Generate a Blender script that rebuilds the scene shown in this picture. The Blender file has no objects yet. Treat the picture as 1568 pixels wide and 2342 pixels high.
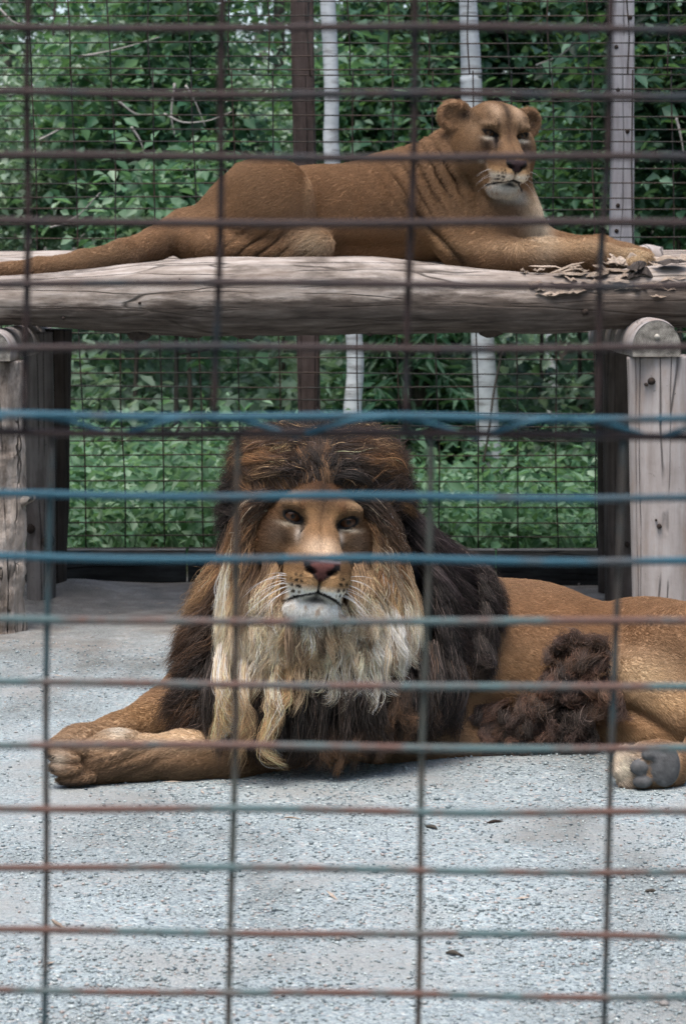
import bpy, math, os
import numpy as np
from mathutils import Vector, Matrix

# ------------------------------------------------------------------ camera, sky, sun, exposure
sc = bpy.context.scene
CAM_Z = 1.27
PITCH = math.atan(0.1)
FPX, CX, CY = 5714.0, 784.0, 1171.0
cam_d = bpy.data.cameras.new('camera'); cam = bpy.data.objects.new('camera', cam_d)
sc.collection.objects.link(cam); sc.camera = cam
cam.location = (0, 0, CAM_Z); cam.rotation_euler = (math.pi/2 - PITCH, 0, 0)
cam_d.sensor_fit = 'VERTICAL'; cam_d.sensor_height = 36.0; cam_d.sensor_width = 24.0
cam_d.lens = 36.0*FPX/2342.0
cam_d.clip_start = 0.1; cam_d.clip_end = 1000
cam_d.dof.use_dof = True; cam_d.dof.focus_distance = 6.15; cam_d.dof.aperture_fstop = 8.8

world = bpy.data.worlds.new('World'); sc.world = world; world.use_nodes = True
wn = world.node_tree.nodes; wl = world.node_tree.links
SUN_EL, SUN_AZ = math.radians(70), math.radians(205)     # azimuth measured from +Y clockwise (behind the camera, a little left)
sky = wn.new('ShaderNodeTexSky'); sky.sky_type = 'NISHITA'; sky.sun_disc = False
sky.sun_elevation = SUN_EL; sky.sun_rotation = SUN_AZ; sky.air_density = 1.0; sky.dust_density = 4.0; sky.ozone_density = 1.0
wl.new(sky.outputs[0], wn['Background'].inputs[0]); wn['Background'].inputs[1].default_value = 0.15

sun_d = bpy.data.lights.new('sun', 'SUN'); sun = bpy.data.objects.new('sun', sun_d); sc.collection.objects.link(sun)
sun_d.energy = 1.2; sun_d.angle = math.radians(28); sun_d.color = (1.0, 0.96, 0.9)
_sd = Vector((math.sin(SUN_AZ)*math.cos(SUN_EL), math.cos(SUN_AZ)*math.cos(SUN_EL), math.sin(SUN_EL)))
sun.location = _sd*20; sun.rotation_euler = (-_sd).to_track_quat('-Z', 'Y').to_euler()

sc.view_settings.view_transform = 'Standard'; sc.view_settings.look = 'None'
sc.view_settings.gamma = 1.0; sc.view_settings.use_curve_mapping = False
sc.view_settings.exposure = 1.2
sc.render.engine = 'CYCLES'
sc.cycles.use_denoising = True; sc.cycles.denoising_prefilter = 'NONE'
sc.cycles.max_bounces = 6; sc.cycles.diffuse_bounces = 3; sc.cycles.glossy_bounces = 3
sc.cycles.transmission_bounces = 4; sc.cycles.transparent_max_bounces = 6
sc.cycles.use_adaptive_sampling = True; sc.cycles.adaptive_threshold = 0.02
sc.cycles.caustics_reflective = False; sc.cycles.caustics_refractive = False

ONLY = os.environ.get('SCENE_ONLY', '')
def want(k): return (not ONLY) or k in ONLY.split(',')

# ------------------------------------------------------------------ helpers
COS, SIN = math.cos(PITCH), math.sin(PITCH)
def at(px, py, Y):
    """world point whose picture position is (px, py) and whose distance along +Y is Y"""
    u = (px-CX)/FPX; v = (py-CY)/FPX
    dy = COS - v*SIN; t = Y/dy
    return np.array([u*t, Y, CAM_Z + t*(-SIN - v*COS)])
def ats(pts): return np.array([at(*p) for p in pts])
def PX(Y): return FPX/Y                      # picture units per metre at distance Y
def rng_(s): return np.random.default_rng(abs(int(s)))
col = sc.collection

def tag(o, label=None, cat=None, group=None, kind=None):
    if label: o['label'] = label
    if cat: o['category'] = cat
    if group: o['group'] = group
    if kind: o['kind'] = kind
    return o
def empty(name, loc):
    o = bpy.data.objects.new(name, None); col.objects.link(o); o.location = loc; o.empty_display_size = 0.2
    return o
def mk(name, v, f, mat, parent=None, smooth=True, attrs=None, origin=None):
    """one mesh object from arrays; vertices are in world space, stored relative to the parent's base"""
    v = np.asarray(v, dtype=np.float32)
    off = np.array(parent['_o'] if parent is not None and '_o' in parent else (0, 0, 0), dtype=np.float32)
    if parent is not None and '_o' not in parent:
        off = np.array(parent.location, dtype=np.float32)
    if parent is None and origin is not None: off = np.array(origin, dtype=np.float32)
    me = bpy.data.meshes.new(name)
    vv = v - off
    if isinstance(f, np.ndarray) and f.ndim == 2:
        n, k = f.shape
        me.vertices.add(len(vv)); me.vertices.foreach_set('co', vv.ravel())
        me.loops.add(n*k); me.loops.foreach_set('vertex_index', f.astype(np.int32).ravel())
        me.polygons.add(n); me.polygons.foreach_set('loop_start', np.arange(0, n*k, k, dtype=np.int32))
        me.polygons.foreach_set('loop_total', np.full(n, k, dtype=np.int32))
        me.update(calc_edges=True); me.validate(clean_customdata=False)
    else:
        me.from_pydata([tuple(map(float, p)) for p in vv], [], [tuple(map(int, q)) for q in f]); me.update()
    if smooth: me.polygons.foreach_set('use_smooth', np.ones(len(me.polygons), dtype=bool))
    for an, (dom, typ, arr) in (attrs or {}).items():
        a = me.attributes.new(an, typ, dom)
        a.data.foreach_set('color' if typ == 'FLOAT_COLOR' else 'value', np.asarray(arr, dtype=np.float32).ravel())
    if mat: me.materials.append(mat)
    o = bpy.data.objects.new(name, me); col.objects.link(o)
    if parent is not None: o.parent = parent; o['_o'] = [float(x) for x in off]
    elif origin is not None: o.location = origin
    return o

# value noise on an integer lattice -------------------------------------------------
_perm = rng_(7).random(4096).astype(np.float32)
def _h(i, j, k): return _perm[(i*73 + j*179 + k*283 + (i*j % 97)*7 + (j*k % 89)*13) % 4096]
def vnoise(P, scale=1.0, seed=0):
    Q = np.asarray(P, dtype=np.float64)*scale + seed*17.31 + 500
    I = np.floor(Q).astype(np.int64); F = Q - I; F = F*F*(3-2*F)
    i, j, k = I[:, 0], I[:, 1], I[:, 2]; x, y, z = F[:, 0], F[:, 1], F[:, 2]
    def L(a, b, t): return a + (b-a)*t
    r = L(L(L(_h(i, j, k), _h(i+1, j, k), x), L(_h(i, j+1, k), _h(i+1, j+1, k), x), y),
          L(L(_h(i, j, k+1), _h(i+1, j, k+1), x), L(_h(i, j+1, k+1), _h(i+1, j+1, k+1), x), y), z)
    return r*2-1
def fbm(P, scale, octv=3, seed=0):
    a = 0; w = 1.0; t = 0
    for o in range(octv):
        a = a + w*vnoise(P, scale*2**o, seed+o); t += w; w *= .5
    return a/t

# ------------------------------------------------------------------ materials
def new_mat(name):
    m = bpy.data.materials.new(name); m.use_nodes = True
    nt = m.node_tree; b = nt.nodes['Principled BSDF']; b.inputs['Roughness'].default_value = .85
    b.inputs['Specular IOR Level'].default_value = .25
    return m, nt, b
def node(nt, t, **kw):
    n = nt.nodes.new(t)
    for k, v in kw.items():
        if hasattr(n, k): setattr(n, k, v)
        else: n.inputs[k.replace('_', ' ')].default_value = v
    return n
def ramp(nt, fac, stops):
    r = nt.nodes.new('ShaderNodeValToRGB'); e = r.color_ramp.elements
    while len(e) > 1: e.remove(e[-1])
    e[0].position = stops[0][0]; e[0].color = (*stops[0][1], 1)
    for p, c in stops[1:]:
        q = e.new(p); q.color = (*c, 1)
    nt.links.new(fac, r.inputs[0]); return r
def mixc(nt, fac, a, b, mode='MIX'):
    m = nt.nodes.new('ShaderNodeMix'); m.data_type = 'RGBA'; m.blend_type = mode
    if isinstance(fac, (int, float)): m.inputs[0].default_value = fac
    else: nt.links.new(fac, m.inputs[0])
    for s, i in ((a, 6), (b, 7)):
        if isinstance(s, (tuple, list)): m.inputs[i].default_value = (*s, 1) if len(s) == 3 else s
        else: nt.links.new(s, m.inputs[i])
    return m.outputs[2]
def mathn(nt, op, a, b=None, clamp=False):
    m = nt.nodes.new('ShaderNodeMath'); m.operation = op; m.use_clamp = clamp
    for s, i in ((a, 0), (b, 1)):
        if s is None: continue
        if isinstance(s, (int, float)): m.inputs[i].default_value = s
        else: nt.links.new(s, m.inputs[i])
    return m.outputs[0]
def noise(nt, vec, scale, detail=4, rough=.55):
    n = nt.nodes.new('ShaderNodeTexNoise'); n.inputs['Scale'].default_value = scale
    n.inputs['Detail'].default_value = detail; n.inputs['Roughness'].default_value = rough
    if vec is not None: nt.links.new(vec, n.inputs['Vector'])
    return n
def coords(nt, scale=(1, 1, 1), rot=(0, 0, 0)):
    tc = nt.nodes.new('ShaderNodeTexCoord'); mp = nt.nodes.new('ShaderNodeMapping')
    mp.inputs['Scale'].default_value = scale; mp.inputs['Rotation'].default_value = rot
    nt.links.new(tc.outputs['Object'], mp.inputs['Vector']); return mp.outputs[0]
def bump(nt, b, h, strength=.5, dist=.01):
    n = nt.nodes.new('ShaderNodeBump'); n.inputs['Strength'].default_value = strength; n.inputs['Distance'].default_value = dist
    nt.links.new(h, n.inputs['Height']); nt.links.new(n.outputs[0], b.inputs['Normal'])

def mat_wood(name, axis, c_lo, c_mid, c_hi, stain=None, stain_amt=.5, grain=60, crack=True, rough_s=1.0):
    c_lo, c_mid, c_hi = (tuple(x*.76 for x in c) for c in (c_lo, c_mid, c_hi))
    m, nt, b = new_mat(name)
    s = [1, 1, 1]; s[axis] = .11
    v = coords(nt, tuple(s)); v2 = coords(nt)
    g = noise(nt, v, grain, 6, .6); big = noise(nt, v2, 5.5, 4, .6); sp = noise(nt, v2, 45, 3, .7)
    f = mathn(nt, 'ADD', mathn(nt, 'MULTIPLY', g.outputs[0], .6), mathn(nt, 'MULTIPLY', big.outputs[0], .4))
    r = ramp(nt, f, [(.33, c_lo), (.5, c_mid), (.68, c_hi)])
    c = r.outputs[0]
    if stain:
        s3 = [1, 1, 1]; s3[axis] = .35
        st = noise(nt, coords(nt, tuple(s3)), 9, 6, .68)
        sr = ramp(nt, st.outputs[0], [(.5, (0, 0, 0)), (.66, (1, 1, 1))])
        c = mixc(nt, mathn(nt, 'MULTIPLY', sr.outputs[0], stain_amt), c, stain)
    sr2 = ramp(nt, sp.outputs[0], [(.66, (0, 0, 0)), (.74, (1, 1, 1))])
    c = mixc(nt, mathn(nt, 'MULTIPLY', sr2.outputs[0], .45), c, tuple(x*.4 for x in c_lo))
    h = mathn(nt, 'ADD', g.outputs[0], mathn(nt, 'MULTIPLY', sp.outputs[0], .5))
    if crack:
        s2 = [1, 1, 1]; s2[axis] = .03
        w = node(nt, 'ShaderNodeTexVoronoi', feature='DISTANCE_TO_EDGE'); w.inputs['Scale'].default_value = 17
        vv = coords(nt, tuple(s2)); nz = noise(nt, coords(nt, tuple(s)), 8, 3)
        ad = nt.nodes.new('ShaderNodeVectorMath'); ad.operation = 'MULTIPLY_ADD'
        nt.links.new(nz.outputs['Color'], ad.inputs[0]); ad.inputs[1].default_value = (.05, .05, .05); nt.links.new(vv, ad.inputs[2])
        nt.links.new(ad.outputs[0], w.inputs['Vector'])
        cr = ramp(nt, w.outputs['Distance'], [(.0, (1, 1, 1)), (.035, (0, 0, 0))])
        gate = ramp(nt, noise(nt, v2, 3.1, 2).outputs[0], [(.40, (0, 0, 0)), (.48, (1, 1, 1))])
        cf = mathn(nt, 'MULTIPLY', cr.outputs[0], gate.outputs[0])
        c = mixc(nt, mathn(nt, 'MULTIPLY', cf, .85), c, tuple(x*.18 for x in c_lo))
        h = mathn(nt, 'SUBTRACT', h, mathn(nt, 'MULTIPLY', cf, 1.5))
    if name == 'weathered_log':      # dark brown streaks, denser towards the log's lower half
        at_ = nt.nodes.new('ShaderNodeAttribute'); at_.attribute_name = 'lower_dark'
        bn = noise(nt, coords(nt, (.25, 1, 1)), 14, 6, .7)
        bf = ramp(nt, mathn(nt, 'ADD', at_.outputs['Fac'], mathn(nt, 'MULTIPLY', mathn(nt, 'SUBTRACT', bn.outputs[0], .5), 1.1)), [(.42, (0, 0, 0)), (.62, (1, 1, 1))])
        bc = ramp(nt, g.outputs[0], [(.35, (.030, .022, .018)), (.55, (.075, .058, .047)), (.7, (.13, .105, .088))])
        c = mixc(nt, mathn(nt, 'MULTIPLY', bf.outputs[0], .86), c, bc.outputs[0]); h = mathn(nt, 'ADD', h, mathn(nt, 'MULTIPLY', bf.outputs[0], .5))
    nt.links.new(c, b.inputs['Base Color']); bump(nt, b, h, .6*rough_s, .006)
    return m

def mat_plain(name, c, rough=.8, nscale=30, var=.3, b_str=.3, metallic=0):
    m, nt, b = new_mat(name); v = coords(nt)
    n = noise(nt, v, nscale, 5, .6)
    r = ramp(nt, n.outputs[0], [(.3, tuple(x*(1-var) for x in c)), (.7, tuple(min(1, x*(1+var)) for x in c))])
    nt.links.new(r.outputs[0], b.inputs['Base Color']); b.inputs['Roughness'].default_value = rough
    b.inputs['Metallic'].default_value = metallic
    bump(nt, b, n.outputs[0], b_str, .004); return m

def mat_wire(name, paint, rust, bias, lo=.1):
    paint, rust = tuple(x*.8 for x in paint), tuple(x*.8 for x in rust)
    m, nt, b = new_mat(name); v = coords(nt)
    n = noise(nt, v, 5.5, 4, .7); n2 = noise(nt, v, 160, 3, .6)
    r = ramp(nt, n.outputs[0], [(bias-.06, (0, 0, 0)), (bias+.06, (1, 1, 1))])
    f = mathn(nt, 'ADD', r.outputs[0], mathn(nt, 'MULTIPLY', mathn(nt, 'SUBTRACT', n2.outputs[0], .5), .9), True)
    c = mixc(nt, f, paint, rust); nt.links.new(c, b.inputs['Base Color'])
    b.inputs['Roughness'].default_value = .6; b.inputs['Specular IOR Level'].default_value = .25
    bump(nt, b, n2.outputs[0], .35, .002); return m

def mat_leaf(name, dark, mid, light, trans=.35):
    m, nt, b = new_mat(name)
    at_ = nt.nodes.new('ShaderNodeAttribute'); at_.attribute_name = 'tint'
    r = ramp(nt, at_.outputs['Fac'], [(0, dark), (.5, mid), (1, light)])
    b.inputs['Roughness'].default_value = .5; b.inputs['Specular IOR Level'].default_value = .35
    nt.links.new(r.outputs[0], b.inputs['Base Color'])
    t = nt.nodes.new('ShaderNodeBsdfTranslucent'); nt.links.new(mixc(nt, .35, r.outputs[0], (.2, .35, .05)), t.inputs[0])
    mx = nt.nodes.new('ShaderNodeMixShader'); mx.inputs[0].default_value = trans+.1
    out = nt.nodes['Material Output']
    nt.links.new(b.outputs[0], mx.inputs[1]); nt.links.new(t.outputs[0], mx.inputs[2]); nt.links.new(mx.outputs[0], out.inputs[0])
    return m

M = {}
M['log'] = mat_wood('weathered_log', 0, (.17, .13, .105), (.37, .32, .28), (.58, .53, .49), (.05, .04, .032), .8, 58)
M['log_split'] = mat_wood('splintered_wood', 0, (.22, .16, .12), (.42, .34, .27), (.60, .53, .46), (.06, .045, .03), .7, 60, False, 1.6)
M['log_dark'] = mat_wood('bark_remnant', 0, (.03, .022, .018), (.075, .058, .047), (.13, .105, .09), None, 0, 34)
M['post'] = mat_wood('planed_post', 2, (.30, .26, .24), (.44, .40, .385), (.56, .53, .52), (.25, .17, .12), .45, 30)
M['post_bark'] = mat_wood('rough_post', 2, (.20, .155, .125), (.42, .36, .31), (.62, .56, .51), (.075, .055, .042), .9, 40, True, 2.6)
M['post_dark'] = mat_wood('dark_post', 2, (.035, .028, .024), (.075, .062, .055), (.13, .11, .10), (.02, .016, .014), .6, 34)
M['post_shade'] = mat_wood('shade_toned_post', 2, (.12, .11, .105), (.21, .195, .19), (.30, .285, .28), (.06, .045, .04), .6, 34)  # grey post with the platform's shade put into its colour
M['post_umber'] = mat_wood('umber_post', 2, (.06, .05, .044), (.125, .105, .094), (.21, .185, .17), (.03, .024, .02), .6, 34)
M['post_brown'] = mat_wood('brown_post', 2, (.05, .036, .032), (.095, .072, .066), (.15, .12, .11), (.02, .016, .014), .5, 40)
M['post_grey'] = mat_wood('grey_post', 2, (.30, .29, .31), (.43, .43, .46), (.55, .56, .59), (.2, .18, .18), .4, 60)
M['end_grain'] = mat_plain('end_grain', (.36, .34, .30), .85, 26, .5, .5)
M['plank'] = mat_wood('kick_board', 0, (.018, .019, .02), (.045, .048, .05), (.085, .09, .095), (.012, .012, .012), .5, 40)
M['plank_top'] = mat_wood('kick_board_cap', 0, (.08, .075, .07), (.17, .165, .155), (.26, .25, .24), None, 0, 40)
M['wire_up'] = mat_wire('rusty_wire', (.022, .032, .040), (.044, .028, .027), .42)
M['wire_blue'] = mat_wire('blue_wire', (.030, .115, .170), (.075, .085, .095), .58)
M['wire_low'] = mat_wire('worn_wire', (.10, .165, .175), (.15, .085, .07), .49)
M['wire_low_v'] = mat_wire('worn_brown_wire', (.09, .10, .09), (.10, .075, .06), .5)
M['wire_mid_v'] = mat_wire('dull_teal_wire', (.045, .085, .10), (.085, .075, .068), .5)
M['wire_rear'] = mat_wire('dark_wire', (.022, .025, .024), (.05, .032, .024), .5)
M['dark_knot'] = mat_plain('dark_knot', (.03, .022, .018), .9, 60, .4, .5)

# gravel ---------------------------------------------------------------------------
def mat_ground():
    m, nt, b = new_mat('gravel'); v = coords(nt)
    vo = node(nt, 'ShaderNodeTexVoronoi', feature='F1'); vo.inputs['Scale'].default_value = 115; nt.links.new(v, vo.inputs['Vector'])
    vo2 = node(nt, 'ShaderNodeTexVoronoi', feature='F1'); vo2.inputs['Scale'].default_value = 260; nt.links.new(v, vo2.inputs['Vector'])
    sep = nt.nodes.new('ShaderNodeSeparateColor'); nt.links.new(vo.outputs['Color'], sep.inputs[0])
    sep2 = nt.nodes.new('ShaderNodeSeparateColor'); nt.links.new(vo2.outputs['Color'], sep2.inputs[0])
    peb = ramp(nt, sep.outputs[0], [(0, (.08, .10, .12)), (.07, (.17, .21, .23)), (.35, (.265, .32, .335)), (.6, (.32, .375, .39)), (.8, (.36, .42, .43)), (.9, (.33, .295, .275)), (1, (.48, .54, .545))])
    fine = ramp(nt, sep2.outputs[0], [(0, (.12, .145, .16)), (.5, (.275, .325, .335)), (1, (.38, .435, .445))])
    big = noise(nt, v, 2.1, 6, .6); mid = noise(nt, v, 9, 4, .6)
    f = ramp(nt, mid.outputs[0], [(.42, (0, 0, 0)), (.58, (1, 1, 1))])
    c = mixc(nt, f.outputs[0], fine.outputs[0], peb.outputs[0])
    sandf = ramp(nt, big.outputs[0], [(.5, (0, 0, 0)), (.62, (1, 1, 1))])
    c = mixc(nt, mathn(nt, 'MULTIPLY', sandf.outputs[0], .85), c, (.285, .30, .295))
    # trodden dirt under and behind the platform, forest litter beyond the rear fence
    tc = nt.nodes.new('ShaderNodeTexCoord'); sx = nt.nodes.new('ShaderNodeSeparateXYZ'); nt.links.new(tc.outputs['Object'], sx.inputs[0])
    yy = mathn(nt, 'ADD', sx.outputs[1], mathn(nt, 'MULTIPLY', mathn(nt, 'SUBTRACT', big.outputs[0], .5), 3.0))
    mr = nt.nodes.new('ShaderNodeMapRange'); mr.inputs[1].default_value = 7.3; mr.inputs[2].default_value = 8.9; nt.links.new(yy, mr.inputs[0])
    dirt = ramp(nt, mid.outputs[0], [(.3, (.085, .068, .055)), (.5, (.165, .14, .12)), (.7, (.26, .235, .21))])
    c = mixc(nt, mathn(nt, 'MULTIPLY', mr.outputs[0], .72), c, dirt.outputs[0])
    mr2 = nt.nodes.new('ShaderNodeMapRange'); mr2.inputs[1].default_value = 10.0; mr2.inputs[2].default_value = 10.3; nt.links.new(sx.outputs[1], mr2.inputs[0])
    c = mixc(nt, mr2.outputs[0], c, ramp(nt, mid.outputs[0], [(.35, (.03, .035, .02)), (.6, (.07, .075, .035)), (.75, (.12, .09, .05))]).outputs[0])
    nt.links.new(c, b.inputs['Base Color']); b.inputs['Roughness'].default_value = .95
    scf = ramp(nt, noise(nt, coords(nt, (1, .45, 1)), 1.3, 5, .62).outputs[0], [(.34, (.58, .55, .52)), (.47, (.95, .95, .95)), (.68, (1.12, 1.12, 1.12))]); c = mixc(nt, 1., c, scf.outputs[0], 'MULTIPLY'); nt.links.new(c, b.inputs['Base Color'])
    h = mathn(nt, 'ADD', mathn(nt, 'MULTIPLY', vo.outputs['Distance'], -1.0), mathn(nt, 'MULTIPLY', vo2.outputs['Distance'], -.5))
    h = mathn(nt, 'ADD', h, mathn(nt, 'MULTIPLY', mid.outputs[0], .8))
    bump(nt, b, h, .8, .006); return m
M['ground'] = mat_ground()

def ground_z(x, y):
    x = np.asarray(x, float); y = np.asarray(y, float)
    P = np.stack([x.ravel(), y.ravel(), np.zeros(x.size)], 1)
    near = np.exp(-np.maximum(np.abs(y.ravel()-6.5)-5, 0)/4)
    z = near*(fbm(P, 1.6, 3, 3)*.012 + fbm(P, 9, 2, 5)*.004)
    # heaped soil against the kick board, left side
    z = z + .05*np.exp(-((x.ravel()+1.05)/.22)**2 - ((y.ravel()-9.55)/.25)**2) + .03*np.exp(-((x.ravel()+.2)/.5)**2 - ((y.ravel()-9.75)/.2)**2)
    # flat where the animals and posts stand
    far = np.clip((y.ravel()-14)/30, 0, 1)
    z = z + far*far*.6
    return z.reshape(x.shape)

def axis_pts(lo, hi, h, far, grow=1.28):
    a = list(np.arange(lo, hi+h/2, h)); s = h
    while a[-1] < far[1]: s *= grow; a.append(a[-1]+s)
    s = h
    while a[0] > far[0]: s *= grow; a.insert(0, a[0]-s)
    return np.array(a)
def build_ground():
    xs = axis_pts(-2.4, 2.4, .05, (-300, 300)); ys = axis_pts(2.0, 10.6, .05, (-60, 500))
    X, Y = np.meshgrid(xs, ys, indexing='ij'); Z = ground_z(X, Y)
    v = np.stack([X.ravel(), Y.ravel(), Z.ravel()], 1)
    n, m = X.shape; i, j = np.meshgrid(np.arange(n-1), np.arange(m-1), indexing='ij'); a = (i*m+j).ravel()
    f = np.stack([a, a+m, a+m+1, a+1], 1)
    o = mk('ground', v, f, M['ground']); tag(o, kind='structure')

def build_pebbles():
    r = rng_(11)
    bm_v = np.array([(0, 0, 1), (.9, 0, .3), (.28, .86, .3), (-.73, .53, .3), (-.73, -.53, .3), (.28, -.86, .3), (0, 0, -1)], float)
    bm_f = np.array([(0, 1, 2), (0, 2, 3), (0, 3, 4), (0, 4, 5), (0, 5, 1), (6, 2, 1), (6, 3, 2), (6, 4, 3), (6, 5, 4), (6, 1, 5)])
    N = 42000
    y = 3.7 + (r.random(N)**1.5)*4.6; x = (r.random(N)-.5)*2*(.17*y+.1)
    P = np.stack([x, y, np.zeros(N)], 1)
    dens = fbm(P, 2.0, 3, 21)
    keep = r.random(N) < np.clip(.55+dens*1.3, .06, 1); x, y = x[keep], y[keep]; N = len(x)
    s = .0026 + .0040*r.random(N)**2.2; s[r.random(N) < .012] *= 1.7
    V = bm_v[None]*s[:, None, None]*(0.75+.5*r.random((N, 7, 1)))
    V[:, :, 2] *= .6
    a = r.random(N)*6.283; ca, sa = np.cos(a)[:, None], np.sin(a)[:, None]
    X = V[:, :, 0]*ca - V[:, :, 1]*sa*.8; Yv = V[:, :, 0]*sa + V[:, :, 1]*ca*.8
    z0 = ground_z(x, y)
    v = np.stack([X+x[:, None], Yv+y[:, None], V[:, :, 2]+(z0+s*.2)[:, None]], 2).reshape(-1, 3)
    f = (bm_f[None]+(np.arange(N)*7)[:, None, None]).reshape(-1, 3)
    tint = np.repeat(r.random(N), 10)
    m, nt, b = new_mat('pebble'); A = nt.nodes.new('ShaderNodeAttribute'); A.attribute_name = 'tint'
    rr = ramp(nt, A.outputs['Fac'], [(0, (.07, .09, .105)), (.05, (.17, .21, .225)), (.4, (.265, .315, .33)), (.7, (.325, .38, .395)), (.84, (.33, .285, .265)), (.9, (.39, .45, .46)), (1, (.50, .56, .565))])
    nt.links.new(rr.outputs[0], b.inputs['Base Color'])
    o = mk('gravel', v, f, m, smooth=False, attrs={'tint': ('FACE', 'FLOAT', tint)})
    tag(o, 'loose grey and pinkish pebbles lying over the enclosure floor', 'gravel', kind='stuff')

# tubes ----------------------------------------------------------------------------
def catmull(P, n):
    P = np.asarray(P, float); K = len(P)
    if K == 2: return P[0]+(P[1]-P[0])*np.linspace(0, 1, n)[:, None]
    Q = np.vstack([2*P[0]-P[1], P, 2*P[-1]-P[-2]]); t = np.linspace(0, K-1, n); i = np.minimum(t.astype(int), K-2); u = (t-i)[:, None]
    a, b, c, d = Q[i], Q[i+1], Q[i+2], Q[i+3]
    return .5*((2*b)+(-a+c)*u+(2*a-5*b+4*c-d)*u**2+(-a+3*b-3*c+d)*u**3)
def tube(path, rad, nseg=40, sides=24, amp=0.0, nsc=6, seed=0, stretch=None, caps=True, ridged=0):
    """swept tube; path of control points, radii at those points"""
    C = catmull(path, nseg); R = np.interp(np.linspace(0, 1, nseg), np.linspace(0, 1, len(rad)), rad)
    T = np.gradient(C, axis=0); T /= np.linalg.norm(T, axis=1)[:, None]
    up = np.array([0, 0, 1.0]) if abs(T[0][2]) < .8 else np.array([0, 1.0, 0])
    S = np.cross(T, up); S /= np.linalg.norm(S, axis=1)[:, None]; U = np.cross(S, T)
    a = np.linspace(0, 2*math.pi, sides, endpoint=False)
    D = S[:, None]*np.cos(a)[None, :, None] + U[:, None]*np.sin(a)[None, :, None]
    rr = np.repeat(R[:, None], sides, 1)
    if amp:
        q = (C[:, None]+D*rr[:, :, None]).reshape(-1, 3)
        if stretch is not None: q = q*np.array(stretch)
        nn = fbm(q, nsc, 4, seed)
        if ridged: nn = nn - ridged*np.maximum(0, fbm(q, nsc*2.3, 2, seed+9))**2
        rr = rr + amp*nn.reshape(rr.shape)
    V = (C[:, None]+D*rr[:, :, None]).reshape(-1, 3)
    i, j = np.meshgrid(np.arange(nseg-1), np.arange(sides), indexing='ij'); j2 = (j+1) % sides
    F = np.stack([(i*sides+j).ravel(), ((i+1)*sides+j).ravel(), ((i+1)*sides+j2).ravel(), (i*sides+j2).ravel()], 1)
    F = [tuple(q) for q in F]
    if caps:
        F.append(tuple(range(sides))); F.append(tuple((nseg-1)*sides+k for k in range(sides))[::-1])
    return V, F
def box(c, s, rot=None):
    c = np.array(c, float); h = np.array(s, float)/2
    v = np.array([(x, y, z) for x in (-1, 1) for y in (-1, 1) for z in (-1, 1)], float)*h
    if rot is not None: v = v @ np.array(rot).T
    return v+c, [(0, 1, 3, 2), (4, 6, 7, 5), (0, 4, 5, 1), (2, 3, 7, 6), (0, 2, 6, 4), (1, 5, 7, 3)]
def join(parts):
    V = []; F = []; n = 0
    for v, f in parts:
        V.append(np.asarray(v)); F += [tuple(int(q)+n for q in t) for t in f]; n += len(v)
    return np.vstack(V), F

# ------------------------------------------------------------------ setting: ground, fences, platform, forest
def wire(name, pts, r, mat, parent, seed=0, wob=.0012, sides=8, n=26):
    C = catmull(pts, n); rg = rng_(seed)
    L = np.linspace(0, 6.28, n)[:, None]; ph = rg.random((1, 3))*6.28
    C = C + wob*np.sin(L*(1+2*rg.random((1, 3)))+ph)
    v, f = tube(C, [r]*3, n, sides)
    return mk(name, v, f, mat, parent)

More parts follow.
